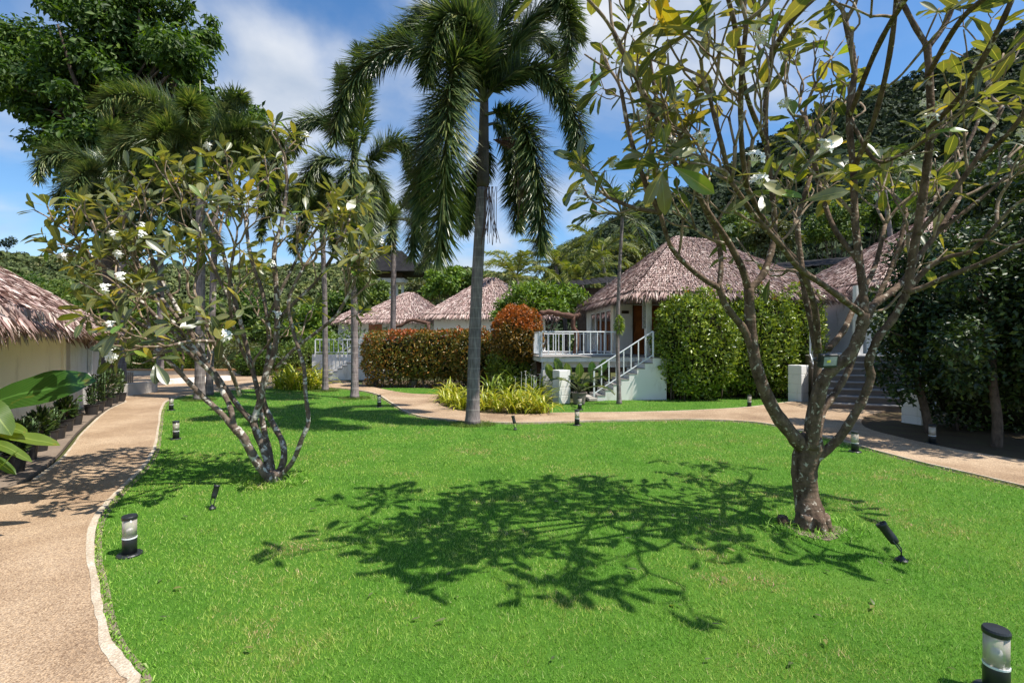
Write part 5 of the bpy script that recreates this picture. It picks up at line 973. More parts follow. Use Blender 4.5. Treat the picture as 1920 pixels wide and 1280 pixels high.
def frangipani(label, base, trunk, trunk_r, stems, bark, seed, leafL, nleaf, centre, upb=.12, spread=(.42, .72), flower=.08, rscale=1.0, stump=None, ymin=3.1):
    rg = np.random.default_rng(seed); t = thing('frangipani_tree', label, 'tree', base)
    tp = spline(trunk, 24); k = np.linspace(0, 1, 24); rr = np.interp(k, np.linspace(0, 1, len(trunk_r)), trunk_r) * (1 + .05 * np.sin(k * 23) + .03 * rg.normal(size=24))
    m = MB(); m.tube(tp, rr, 20)
    for i in range(7):
        a = i * .9 + rg.normal() * .2; r0 = trunk_r[0]; b = np.array(base); m.tube(spline([b + [math.cos(a) * r0 * .6, math.sin(a) * r0 * .6, .14], b + [math.cos(a) * r0 * .85, math.sin(a) * r0 * .85, .03], b + [math.cos(a) * r0 * 1.12, math.sin(a) * r0 * 1.12, -.05]], 6), np.linspace(r0 * .4, r0 * .18, 6), 8)
    m.obj('trunk', M[bark], t, True)
    tips = []; centre = np.array(centre)
    def grow(mb, p, d, r, L, lv):
        n = max(4, int(L / .06)); e = p + d * L; bend = rg.normal(size=3) * .10 * L; pts = spline([p, p + d * L * .5 + bend, e + [0, 0, upb * L * .5]], n + 2)
        r1 = r * .86; rad = np.linspace(r, r1, n + 2) * (1 + .07 * rg.normal(size=n + 2)); 
        if lv == 0: rad[-1] = r * .75; rad[-2] = r * 1.0
        else: rad[-1] = r * 1.08
        mb.tube(pts, rad, 7 if r > .02 else 6); d2 = unit(pts[-1] - pts[-2]); e = pts[-1]
        if e[1] < ymin and lv > 0: lv = min(lv, 1)
        if lv == 0: tips.append((e, d2, r)); return
        nc = 3 if rg.random() < .33 else 2; az = rg.random() * 6.283
        for i in range(nc):
            dd = rot_about(d2, spread[0] + (spread[1] - spread[0]) * rg.random(), az + i * 2 * np.pi / nc + rg.normal() * .25); dd = unit(dd + [0, 0, upb] + unit(e - centre) * .22)
            grow(mb, e - d2 * r * .3, dd, r1 * (.80 if nc == 2 else .74), L * (.72 + .3 * rg.random()), lv - 1 if rg.random() > .12 else max(0, lv - 2))
    for st in stems:
        pts = [P(*q) for q in st[0]]; s = spline(pts, max(10, 5 * len(pts))); n = len(s); rad = np.linspace(st[1], st[2], n) * rscale * (1 + .05 * rg.normal(size=n) * .7 + .05 * np.sin(np.arange(n) * 1.3 + rg.random() * 6))
        rad[0] *= 1.12; m = MB(); m.tube(s, rad, 12 if st[1] > .04 else 9); li = m.obj('limb', M[bark], t, True)
        d = unit(s[-1] - s[-3]); lv, L = st[3], st[4]; mb = MB(); r = st[2] * rscale
        if lv < 0: continue
        if lv == 0: tips.append((s[-1], d, r))
        else:
            nc = 3 if rg.random() < .45 else 2; az = rg.random() * 6.283
            for i in range(nc):
                dd = rot_about(d, .5 + .2 * rg.random(), az + i * 2 * np.pi / nc); dd = unit(dd + [0, 0, upb]); grow(mb, s[-1] - d * r * .3, dd, r * .8, L * (.85 + .3 * rg.random()), lv - 1)
        for fr_ in (st[5] if len(st) > 5 else []):
            i = int(fr_ * (n - 1)); d0 = unit(s[min(i + 1, n - 1)] - s[i - 1]); dd = unit(rot_about(d0, .7 + .2 * rg.random(), rg.random() * 6.28) + [0, 0, .25]); ms_ = MB(); grow(ms_, s[i], dd, rad[i] * .55, L, max(1, lv - 1)); ms_.obj('branch', M['barktwig'], li, True)
        if mb.n: mb.obj('branch', M['barktwig'], li, True)
    rec = []; fl = []
    for (e, d, r) in tips:
        k = nleaf[0] + rg.integers(0, nleaf[1] - nleaf[0] + 1); az = rg.random() * 6.28
        if rg.random() < .12: k = 0
        for i in range(k):
            ax = rot_about(d, .75 + .75 * rg.random(), az + i * 2.4 + rg.normal() * .3); ax = unit(ax + [0, 0, -.12 * rg.random()]); up = unit(d + [0, 0, .8] + rg.normal(size=3) * .35)
            y = unit(np.cross(up, ax)); z = np.cross(ax, y); L = leafL * (.55 + .65 * rg.random()); rec.append((e - d * .05 * rg.random() + ax * r, ax, y, z, L, rg.integers(0, len(LM))))
        if rg.random() < flower: fl.append((e + d * .12, d))
    rec.sort(key=lambda q: np.linalg.norm(q[0] - [0, 0, CAMH]) / q[4] + (50 if (abs(q[0][0] / max(q[0][1], .1)) > 1.06 or (q[0][2] - CAMH) / max(q[0][1], .1) > .72) else 0))
    off = OFF[t.name]
    for (p, x, y, z, L, kd) in rec[:295]:
        o = bpy.data.objects.new('leaf', LM[kd]); SC.collection.objects.link(o); o.parent = t
        mt = np.eye(4); mt[:3, 0] = x * L; mt[:3, 1] = y * L; mt[:3, 2] = z * L; mt[:3, 3] = p - off; o.matrix_local = Matrix(mt.tolist())
    if len(rec) > 295:
        Vs, Fs, Us = [], [], []; n = 0
        for (p, x, y, z, L, kd) in rec[295:]:
            V, f, UV = LEAFS[kd]; Vs.append(p + L * (V @ np.array([x, y, z]))); Fs.append(f + n); Us.append(UV); n += len(V)
        tag(mesh_obj('foliage', np.concatenate(Vs), np.concatenate(Fs), M['frangi_leaf2'], t, True, np.concatenate(Us)), kind='stuff')
    for (p, d) in fl:
        o = bpy.data.objects.new('flower_cluster', FM); SC.collection.objects.link(o); o.parent = t; z = unit(d + [0, 0, .5]); x = unit(np.cross(z, [.2, 1, 0])); y = np.cross(z, x); mt = np.eye(4); mt[:3, 0] = x; mt[:3, 1] = y; mt[:3, 2] = z; mt[:3, :3] *= .68; mt[:3, 3] = p - off; o.matrix_local = Matrix(mt.tolist())
    print(label, 'tips', len(tips), 'leaves', len(rec), 'flowers', len(fl)); return t
# --- right tree
bR = Gd(1524, 990)
YR = 5.05
SR = [
 ([(1436, 180, 5.0), (1450, 100, 4.5), (1500, 20, 3.9), (1570, -60, 3.4)], .032, .024, 2, .34, (.6,)),
 ([(1592, 220, 5.0), (1640, 100, 4.4), (1690, 10, 3.7), (1750, -70, 3.3)], .032, .024, 2, .34, (.6,)),
 ([(1740, 140, 4.6), (1800, 40, 4.0), (1870, -20, 3.5), (1960, -90, 3.2)], .03, .024, 2, .34, (.6,)),
 ([(1238, 400, 4.3), (1205, 330, 4.2), (1180, 250, 4.2), (1165, 170, 4.2)], .03, .022, 2, .3, (.4, .7)),
 ([(1300, 350, 4.85), (1250, 280, 4.9), (1230, 180, 5.0), (1215, 90, 5.0)], .03, .022, 3, .3, (.5,)),
 ([(1290, 320, 4.4), (1240, 240, 4.1), (1190, 140, 3.9), (1150, 60, 3.8)], .03, .022, 2, .3, (.5,)),
 ([(1240, 400, 4.3), (1190, 390, 4.3), (1140, 370, 4.4)], .026, .02, 2, .22, (.5,)),
 ([(1436, 270, 5.0), (1400, 180, 4.6), (1380, 60, 4.2), (1350, -60, 3.9)], .03, .024, 2, .34, (.5,)),
 ([(1600, 320, 5.0), (1640, 220, 4.6), (1670, 90, 4.2), (1690, -100, 3.8)], .032, .024, 2, .36, (.5,)),
 ([(1400, 350, 4.3), (1390, 260, 4.0), (1390, 150, 3.7), (1400, 40, 3.5)], .028, .022, 2, .34, (.6,)),
 ([(1370, 340, 3.9), (1350, 260, 3.7), (1330, 180, 3.6)], .024, .02, 2, .3, ()),
 ([(1742, 240, 4.6), (1800, 180, 4.2), (1870, 60, 3.8), (1930, -80, 3.6)], .03, .024, 2, .34, (.5,)),
 ([(1840, 300, 4.4), (1900, 240, 4.1), (1960, 150, 3.9)], .026, .02, 2, .32, ()),
 ([(1680, 480, 5.7), (1760, 360, 6.0), (1820, 260, 6.2), (1860, 150, 6.3)], .03, .022, 3, .36, (.6,)),
 ([(1592, 220, 5.0), (1640, 300, 4.9), (1690, 290, 4.7), (1740, 260, 4.5)], .024, .02, 2, .26, (.5,)),
 # points, r0, r1, levels, internode, side shoots
 ([(1512, 850, 5.1), (1490, 820, 5.02), (1455, 775, 4.98), (1427, 715, 4.93), (1412, 655, 4.9), (1406, 590, 4.88), (1404, 540, 4.86)], .095, .058, -1, .4),
 ([(1412, 660, 4.9), (1395, 618, 4.85), (1362, 575, 4.75), (1348, 537, 4.7)], .05, .038, -1, .4),
 ([(1348, 540, 4.7), (1318, 522, 4.62), (1282, 492, 4.5), (1256, 458, 4.4), (1238, 400, 4.3)], .034, .024, 3, .32, (.6,)),
 ([(1348, 540, 4.7), (1352, 500, 4.75), (1347, 455, 4.8), (1325, 400, 4.8), (1300, 350, 4.85)], .034, .025, 3, .34, (.55,)),
 ([(1404, 545, 4.86), (1392, 505, 4.8), (1372, 465, 4.75), (1360, 445, 4.7), (1320, 385, 4.55), (1290, 320, 4.4)], .046, .028, 3, .36, (.45, .75)),
 ([(1404, 545, 4.86), (1430, 515, 4.9), (1445, 475, 4.95), (1452, 430, 5.0), (1448, 360, 5.0), (1437, 270, 5.0), (1436, 180, 5.0), (1448, 90, 5.0)], .044, .030, 3, .36, (.35, .6, .8)),
 ([(1515, 835, 5.12), (1520, 775, 5.2), (1532, 720, 5.25), (1530, 650, 5.3), (1512, 560, 5.3), (1500, 480, 5.35), (1497, 410, 5.4), (1520, 330, 5.5)], .062, .030, 3, .36, (.6, .8)),
 ([(1534, 660, 5.28), (1528, 580, 5.1), (1504, 508, 4.9), (1472, 465, 4.7), (1434, 415, 4.5), (1400, 350, 4.3)], .042, .026, 3, .34, (.7,)),
 ([(1522, 840, 5.0), (1528, 780, 4.95), (1540, 725, 4.9), (1552, 700, 4.88), (1586, 672, 4.85), (1608, 637, 4.82), (1621, 587, 4.8)], .082, .064, -1, .4),
 ([(1620, 592, 4.8), (1585, 565, 4.7), (1545, 535, 4.55), (1499, 503, 4.4), (1456, 450, 4.2), (1420, 411, 4.1), (1370, 340, 3.9)], .040, .024, 3, .30, (.8,)),
 ([(1621, 590, 4.8), (1618, 540, 4.85), (1610, 480, 4.9), (1603, 410, 4.95), (1600, 320, 5.0), (1592, 220, 5.0), (1602, 130, 5.0), (1585, 40, 5.0)], .052, .032, 3, .36, (.45, .65, .85)),
 ([(1621, 592, 4.8), (1640, 570, 4.9), (1671, 548, 5.0), (1696, 524, 5.1), (1720, 484, 5.2), (1758, 436, 5.3), (1800, 370, 5.4)], .05, .028, 3, .36, (.6, .8)),
 ([(1530, 850, 5.1), (1540, 777, 5.3), (1565, 738, 5.4), (1588, 700, 5.45), (1606, 655, 5.5), (1640, 570, 5.6), (1680, 480, 5.7), (1700, 400, 5.8)], .052, .030, 3, .38, (.7,)),
 ([(1528, 862, 5.05), (1556, 838, 5.0), (1578, 815, 4.95), (1605, 772, 4.9), (1622, 738, 4.88), (1633, 705, 4.86), (1629, 678, 4.85), (1647, 632, 4.82), (1676, 595, 4.8), (1702, 546, 4.75)], .058, .042, -1, .4),
 ([(1702, 548, 4.75), (1736, 506, 4.7), (1778, 482, 4.6), (1822, 470, 4.45), (1870, 420, 4.3)], .032, .022, 2, .34, (.7,)),
 ([(1700, 550, 4.75), (1740, 535, 4.65), (1780, 517, 4.5), (1850, 490, 4.3), (1920, 452, 4.1), (1990, 415, 3.95)], .034, .024, 2, .34, ()),
 ([(1702, 550, 4.75), (1708, 500, 4.75), (1722, 420, 4.7), (1736, 330, 4.65), (1745, 230, 4.6), (1742, 140, 4.6), (1738, 80, 4.6)], .05, .038, -1, .4),
 ([(1740, 90, 4.6), (1710, 40, 4.6), (1680, -20, 4.6)], .032, .026, 3, .34, ()),
 ([(1740, 90, 4.6), (1775, 40, 4.6), (1800, -30, 4.6)], .032, .026, 3, .34, ()),
 ([(1552, 655, 4.9), (1580, 622, 5.0), (1600, 580, 5.15), (1640, 500, 5.4), (1660, 420, 5.6)], .04, .028, 2, .4, ()),
 ([(1720, 440, 4.7), (1770, 380, 4.6), (1830, 300, 4.5), (1880, 200, 4.5)], .032, .024, 3, .34, (.6,)),
 ([(1758, 436, 5.3), (1830, 380, 5.2), (1900, 320, 5.1)], .028, .022, 3, .34, ()),
 ([(1610, 490, 4.9), (1560, 420, 5.1), (1530, 320, 5.3), (1510, 220, 5.4)], .034, .026, 3, .36, (.6,)),
]
frangipani('large knobbly frangipani filling the right side, thick mottled trunk, many bare forks', bR, [bR - [0, 0, .12], bR + [0, 0, .04], P(1512, 930, 5.1), P(1508, 880, 5.1), P(1516, 838, 5.08), P(1522, 815, 5.06)], [.15, .14, .118, .118, .14, .10], SR, 'barkR', 77, .32, (1, 4), P(1540, 420, 5.0), upb=.14, spread=(.38, .62), flower=.10, rscale=.79)
n = 40; a = np.linspace(0, 2 * np.pi, n, endpoint=False); rr = .26 + .05 * np.sin(a * 3 + 1) + .04 * R.random(n); V = np.c_[bR[0] + rr * np.cos(a), bR[1] - .04 + rr * .85 * np.sin(a), np.full(n, .006)]
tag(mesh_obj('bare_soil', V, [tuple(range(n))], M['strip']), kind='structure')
# cut root stub at the foot
m = MB(); m.lathe([(.055, -.03), (.06, .04), (.045, .085), (.0, .09)], bR + [-.24, .12, 0], 12); tag(m.obj('root_stub', M['barkR'], None, True), 'small cut stub beside the foot of the right trunk', 'stump')
# --- left tree
bL = Gd(512, 903); YL = 6.65
SL = [
 ([(290, 650, 6.1), (260, 652, 5.95), (235, 648, 5.9)], .024, .018, 1, .18, ()),
 ([(290, 560, 6.5), (230, 520, 6.4), (170, 480, 6.4), (140, 440, 6.4)], .026, .02, 2, .24, (.4, .7)),
 ([(632, 590, 6.4), (655, 550, 6.3), (672, 510, 6.2)], .024, .019, 2, .2, (.5,)),
 ([(600, 520, 6.8), (640, 450, 6.7), (655, 410, 6.7)], .024, .019, 2, .2, (.5,)),
 ([(400, 640, 5.9), (360, 640, 5.6), (310, 650, 5.4)], .026, .02, 2, .24, (.5,)),
 ([(470, 690, 6.9), (440, 620, 6.6), (430, 540, 6.3), (440, 460, 6.1)], .03, .02, 3, .26, (.6,)),
 ([(508, 900, 6.6), (488, 875, 6.55), (470, 845, 6.5), (455, 818, 6.45), (440, 802, 6.42)], .068, .060, -1, .4),
 ([(442, 806, 6.42), (415, 775, 6.38), (390, 752, 6.34), (372, 735, 6.3), (350, 712, 6.26), (325, 685, 6.2), (290, 655, 6.1)], .046, .028, 3, .32, (.75,)),
 ([(440, 806, 6.42), (432, 765, 6.45), (418, 735, 6.5), (398, 700, 6.5), (370, 660, 6.5), (330, 610, 6.5), (290, 560, 6.5)], .042, .026, 3, .34, (.6, .8)),
 ([(510, 897, 6.65), (497, 850, 6.68), (482, 812, 6.7), (474, 788, 6.7)], .062, .056, -1, .4),
 ([(475, 792, 6.7), (450, 765, 6.7), (428, 735, 6.7), (412, 712, 6.7), (385, 670, 6.8), (345, 600, 6.9), (300, 520, 6.9), (280, 470, 6.9)], .042, .026, 3, .34, (.55, .8)),
 ([(475, 792, 6.7), (488, 750, 6.7), (497, 710, 6.7), (514, 662, 6.7), (520, 600, 6.7), (518, 540, 6.7), (514, 470, 6.7), (528, 420, 6.7), (538, 350, 6.7), (535, 310, 6.7)], .054, .024, 2, .26, (.65, .8)),
 ([(512, 897, 6.75), (506, 850, 6.85), (494, 800, 6.95), (486, 745, 7.0), (470, 680, 7.1), (450, 600, 7.2), (430, 520, 7.25), (410, 440, 7.3)], .05, .028, 3, .34, (.55, .75)),
 ([(520, 892, 6.7), (532, 862, 6.75), (530, 830, 6.85), (515, 800, 6.95), (500, 768, 7.0), (492, 730, 7.0), (505, 650, 7.1), (495, 560, 7.2), (470, 480, 7.2), (460, 410, 7.2)], .054, .028, 3, .32, (.7,)),
 ([(520, 897, 6.6), (548, 866, 6.55), (566, 822, 6.5), (578, 790, 6.5), (573, 740, 6.5), (570, 690, 6.5), (560, 655, 6.5), (547, 610, 6.5), (542, 560, 6.45), (570, 500, 6.4)], .038, .024, 2, .32, (.7,)),
 ([(518, 690, 6.7), (555, 652, 6.6), (600, 618, 6.5), (632, 590, 6.4), (650, 560, 6.35)], .030, .022, 2, .24, (.6,)),
 ([(520, 600, 6.7), (555, 565, 6.75), (600, 520, 6.8), (630, 470, 6.8)], .030, .024, 2, .28, (.6,)),
 ([(400, 702, 6.5), (340, 650, 6.2), (290, 620, 6.0), (250, 600, 5.9), (225, 575, 5.85)], .032, .022, 2, .22, ()),
 ([(370, 665, 6.5), (300, 600, 6.4), (240, 540, 6.3), (200, 500, 6.3)], .030, .024, 3, .28, (.6,)),
 ([(345, 610, 6.6), (280, 530, 6.7), (230, 450, 6.8)], .028, .022, 3, .26, (.6,)),
 ([(450, 600, 7.2), (400, 500, 7.0), (370, 420, 6.9)], .028, .022, 3, .28, (.6,)),
 ([(500, 600, 7.1), (560, 480, 7.2), (600, 420, 7.2)], .028, .022, 2, .3, (.6,)),
 ([(340, 655, 6.2), (290, 662, 6.0), (262, 660, 5.9)], .024, .018, 1, .2, ()),
 ([(450, 740, 6.5), (430, 690, 6.2), (400, 640, 5.9), (370, 560, 5.8)], .03, .022, 3, .26, (.6,)),
]
frangipani('multi-stemmed frangipani with whitish lichened stems, standing on the left of the lawn', bL, [bL - [0, 0, .1], bL + [0, 0, .05], bL + [0.0, 0, .16]], [.105, .095, .05], SL, 'barkL', 19, .275, (4, 6), P(430, 560, 6.7), upb=.12, spread=(.42, .7), flower=.07, rscale=.86)

# ------------------------------------------------------------------ garden lights
def bollard(px, py, label, h=.36, r=.056, ang=0.0):
    g = Gd(px, py); t = thing('path_light', label, 'garden light', g, 'cylindrical path lights'); o = g
    m = MB(); m.lathe([(r * 1.75, -.01), (r * 1.75, .012), (r * 1.6, .02), (r * 1.02, .02)], o, 6 if False else 24); m.obj('base_plate', M['black'], t)
    m = MB(); m.lathe([(r, .012), (r, h * .42), (r * .97, h * .43)], o, 24); m.obj('post', M['black'], t, True)
    m = MB(); m.lathe([(r * 1.02, h * .425), (r * 1.02, h * .455), (r * .5, h * .46)], o, 24); m.obj('collar', M['bulb'], t)
    m = MB(); m.lathe([(r * .97, h * .45), (r * .97, h * .9)], o, 24); q = m.obj('glass_tube', M['tubeglass'], t, True)
    m = MB(); m.lathe([(r * .8, h * .455), (r * .55, h * .50), (r * .42, h * .54), (r * .52, h * .60), (r * .42, h * .66), (0.0, h * .69)], o, 20); m.obj('lamp', M['bulb'], t, True)
    m = MB(); m.lathe([(r * .9, h * .89), (r * 1.06, h * .9), (r * 1.08, h * .955), (r * .98, h * .985), (0.0, h * .995)], o, 24); m.obj('cap', M['black'], t)
    return t
for a in [(243, 1040, 'path light on the lawn edge in the lower left, nearest the tan path'), (330, 823, 'path light beside the left path, between the near one and the shadowed one'), (321, 769, 'farthest path light along the left path, near the twin grey trunks'),
          (711, 763, 'small path light left of the tallest palm, where the far path bends'), (1082, 797, 'path light on the lawn edge below the thin pale palm'), (1087, 768, 'path light across the path, in front of the potted palm'),
          (1405, 763, 'path light on the narrow lawn before the green bushes'), (1603, 847, 'path light behind the right frangipani trunk at the path edge'), (1748, 832, 'path light in the shaded bed at the foot of a thin dark trunk'), (1868, 1300, 'large path light cut by the bottom right corner')]: bollard(*a)
def spotlight(px, py, label, tilt=(-.45, .35, .8), s=1.0):
    g = Gd(px, py); t = thing('garden_spotlight', label, 'spotlight', g, 'black spike spotlights'); d = unit(tilt); u = unit(np.cross(d, [0, 0, 1])); w = np.cross(d, u); ax = np.array([u, w, d])
    p0 = g + np.array([0, 0, .10 * s]); hc = p0 + d * .03 * s
    m = MB(); m.lathe([(.018 * s, 0), (.034 * s, .012 * s), (.038 * s, .05 * s), (.038 * s, .16 * s), (.043 * s, .165 * s), (.043 * s, .19 * s), (.036 * s, .19 * s), (.03 * s, .17 * s), (0, .17 * s)], hc + d * .03 * s, 20, ax); m.obj('lamp_head', M['black'], t, True)
    m = MB(); m.lathe([(.0, .172 * s), (.034 * s, .174 * s)], hc + d * .03 * s, 20, ax); m.obj('lens', M['lens'], t)
    for k in (-1, 1): m = MB(); m.tube([g + [0, 0, .05 * s] + u * .012 * k, p0 + u * .043 * s * k, hc + d * .07 * s + u * .043 * s * k], .006 * s, 6); m.obj('bracket_arm', M['black'], t)
    m = MB(); m.tube([g + [0, 0, .055 * s], g - [0, 0, .05]], [.014 * s, .006 * s], 8); m.obj('spike', M['black'], t)
    m = MB(); m.lathe([(.045 * s, .004), (.05 * s, .02), (.03 * s, .035), (.015, .055)], g, 10); m.obj('foot', M['black'], t)
spotlight(1690, 1053, 'black spotlight on the lawn right of the thick frangipani trunk'); spotlight(398, 955, 'black spotlight in the tree shadow between left stems and near path light', (.12, .25, .9), .78); spotlight(966, 806, 'tiny black spotlight at the far lawn edge right of the tallest palm', (-.2, .3, .8), .9)
# flood light strapped in the right tree
c = P(1553, 676, 4.72); fl = thing('floodlight', 'square black floodlight strapped in the fork of the right frangipani', 'floodlight', c); fr = np.array([unit([1, .12, .03]), unit([-.12, 1, .2]), unit(np.cross([1, .12, .03], [-.12, 1, .2]))])
m = MB(); m.box(c, (.18, .05, .135), fr, .01); m.obj('housing', M['black'], fl); m = MB(); m.box(c - fr[1] * .027, (.135, .004, .085), fr); m.obj('glass', M['lens'], fl); m = MB(); m.box(c - fr[1] * .031 + fr[0] * -.02, (.035, .004, .022), fr); m.obj('led_chip', M['yellowchip'], fl)
for k in (-1, 1): m = MB(); m.tube([c + fr[0] * .1 * k, c + fr[0] * .115 * k + fr[1] * .05, c + fr[1] * .12 + fr[0] * .03 * k], .007, 6); m.obj('bracket', M['black'], fl)
for i in range(5): m = MB(); m.box(c + fr[1] * .034 + fr[0] * (.036 * (i - 2)), (.005, .025, .13), fr); m.obj('cooling_fin', M['black'], fl)

# ------------------------------------------------------------------ strap-leaved border plants
def strapmesh(seed, n=42, L=.55, mat='lily', w=.035, up=.9):
    rg = np.random.default_rng(seed); Vs, Fs = [], []; k = 0
    for i in range(n):
        az = rg.random() * 6.28; el = .45 + up * rg.random() ** .7; pts = np.array(arch([.08 * rg.normal(), .08 * rg.normal(), 0], az, min(el, 1.5), L * (.6 + .6 * rg.random()), .28 + .2 * rg.random(), 6)); s = np.array([-math.sin(az), math.cos(az), 0]); ww = w * np.array([.5, .9, 1, .95, .65, .05, .02])[:6, None] * (.7 + .5 * rg.random())
        V = np.stack([pts - s * ww / 2, pts + np.array([0, 0, -.006]), pts + s * ww / 2], 1).reshape(-1, 3); F_ = [(j * 3 + q, j * 3 + q + 1, j * 3 + q + 4, j * 3 + q + 3) for j in range(5) for q in (0, 1)]
        Vs.append(V); Fs.append(np.array(F_) + k); k += len(V)
    o = mesh_obj('straps', np.concatenate(Vs), np.concatenate(Fs), M[mat], None, True); me = o.data; bpy.data.objects.remove(o); return me
SM = [strapmesh(s) for s in (1, 2, 3)]; SD = [strapmesh(s, 34, .6, 'bushgreen') for s in (4, 5)]
def strap_plants(spots, name, label, zs=1.35):
    Vs, Fs, n = [], [], 0
    for i, (x, y, s, dark) in enumerate(spots):
        me = (SD if dark else SM)[i % (2 if dark else 3)]; V = np.zeros(len(me.vertices) * 3, dtype=np.float32); me.vertices.foreach_get('co', V); V = V.reshape(-1, 3); Fc = np.zeros(len(me.loops), dtype=np.int32); me.loops.foreach_get('vertex_index', Fc)
        a = i * 1.7; c_, s_ = math.cos(a), math.sin(a); Vs.append(V @ np.array([[c_, s_, 0], [-s_, c_, 0], [0, 0, zs]]) * s + [x, y, .01]); Fs.append(Fc.reshape(-1, 4) + n); n += len(V)
    tag(mesh_obj(name, np.concatenate(Vs), np.concatenate(Fs), M['bushgreen' if spots[0][3] else 'lily'], None, True), label, 'border plants', kind='stuff')
sp = []
for px, py in [(832, 755), (846, 762), (858, 752), (868, 768), (884, 765), (900, 770), (918, 768), (936, 772), (950, 764), (962, 774), (978, 768), (992, 775), (1008, 770), (1018, 776), (1000, 762), (842, 748), (872, 750), (985, 758), (1012, 758), (965, 755)]: g = Gd(px, py); sp.append((g[0], g[1], 1.0 + .3 * R.random(), 0))
strap_plants(sp, 'strap_leaved_border', 'mass of yellow-green strap-leaved plants in the bed beside the tallest palm trunk')
sp = []
for px, py in [(950, 744), (975, 742), (998, 744), (925, 742), (1005, 748)]: g = Gd(px, py); sp.append((g[0], g[1], 1.25 + .3 * R.random(), 1))
strap_plants(sp, 'strap_leaved_border', 'darker green strap-leaved plants behind the yellow-green bed')
sp = []
for px, py in [(522, 728), (536, 730), (552, 731), (566, 730), (582, 731), (596, 729), (540, 722), (560, 721), (580, 722)]: g = Gd(px, py); sp.append((g[0], g[1], 1.5 + .3 * R.random(), 0))
strap_plants(sp, 'strap_leaved_border', 'yellow strap-leaved clump left of the white stair block')
m = MB()
for i in range(9):
    g = Gd(990 + R.normal() * 14, 757); h = .75 + .25 * R.random(); m.tube([g, g + [.03, 0, h]], .006, 4)
    for k in range(12): d = rand_dirs(1)[0]; d[2] = abs(d[2]) * .5; b_ = g + np.array([.03, 0, h]); s_ = unit(np.cross(d, [0, 0, 1])) * .006; m.add([b_ - s_, b_ + s_, b_ + d * .1], [(0, 1, 2)])
tag(m.obj('spider_lily_flowers', M['petal']), 'thin white spidery flowers rising above the strap-leaved bed', 'flowers', kind='stuff')
# short ragged grass at palm feet
for (b_, nm) in ((B0, 'tallest palm'), (B1, 'pale palm'), (Gd(610, 733), 'slim palm before the white stairs'), (Gd(374, 750), 'speared palm'), (bR, 'thick frangipani trunk'), (bL, 'left frangipani stems')):
    n = 1500 if nm != 'thick frangipani trunk' else 500; a = R.random(n) * 6.28; rr = .12 + .28 * R.random(n) ** .8; p_ = np.c_[b_[0] + rr * np.cos(a) * 1.3, b_[1] + rr * np.sin(a), np.zeros(n)]; V, Fc = blades3(p_, rows_unit(np.c_[R.normal(size=(n, 2)) * .6, np.ones(n)]), rand_dirs(n), .05 + .08 * R.random(n), .008 + 0 * R.random(n), .7 + 0 * R.random(n)); tag(mesh_obj('grass_tufts', V, Fc, M['grass' if 'frangi' in nm else 'leafmid']), 'ragged low growth around the foot of the ' + nm, 'grass', kind='stuff')

# ------------------------------------------------------------------ pots and big-leaved plants
BL = [leafgrid(.15, .19, .12, .05, 14, .03, .8), leafgrid(.4, .19, .1, -.05, 14, .03, .8)]; BM = leaf_meshes(M['bigleaf'], 'big_leaf', BL); BY = leaf_meshes(M['bigleafy'], 'big_leaf_yellow', BL)
def put_leaf(parent, p, tipdir, L, me, up=(0, 0, 1), wid=1.0, stalk=None):
    x = unit(tipdir); y = unit(np.cross(up, x)); z = np.cross(x, y); o = bpy.data.objects.new('leaf', me); SC.collection.objects.link(o); o.parent = parent; mt = np.eye(4); mt[:3, 0] = x * L; mt[:3, 1] = y * L * wid; mt[:3, 2] = z * L; mt[:3, 3] = np.array(p) - OFF[parent.name]; o.matrix_local = Matrix(mt.tolist())
    if stalk is not None: m = MB(); m.tube(spline([stalk, (np.array(stalk) + p) / 2 + [0, 0, .05], p], 6), .01, 6); m.obj('stalk', M['crownshaft'], parent, True)
bn = np.array([-6.45, 5.4, 0.0]); t = thing('broad_leaved_plant', 'plant with one huge dark green leaf reaching in from the left edge', 'plant', bn)
q = P(-75, 772, 5.45); put_leaf(t, q, P(137, 716, 5.6) - q, 1.38, BM[0], (0.05, -.75, .7), .95, bn)
q = P(-60, 690, 5.8); put_leaf(t, q, (-.5, .3, .6), 1.0, BM[1], (0, -.3, 1), 1, bn)
bn2 = np.array([-5.45, 4.75, 0.0]); t = thing('broad_leaved_plant', 'plant with sunlit yellow-green leaves at the left edge below the huge leaf', 'plant', bn2)
for (a, b_, w_, k) in (((-30, 812, 4.8), (112, 830, 4.9), .62, 0), ((-30, 790, 4.9), (50, 808, 4.8), .6, 0), ((-40, 850, 4.7), (20, 870, 4.6), .6, 1), ((-50, 730, 4.8), (10, 790, 4.6), .9, 1), ((-20, 905, 4.6), (30, 842, 4.5), .7, 0), ((-40, 824, 4.7), (40, 834, 4.5), .4, 1)):
    q = P(*a); e = P(*b_); put_leaf(t, q, e - q, np.linalg.norm(e - q) * 1.0, BY[k], (0, -.45, .9), w_, bn2)
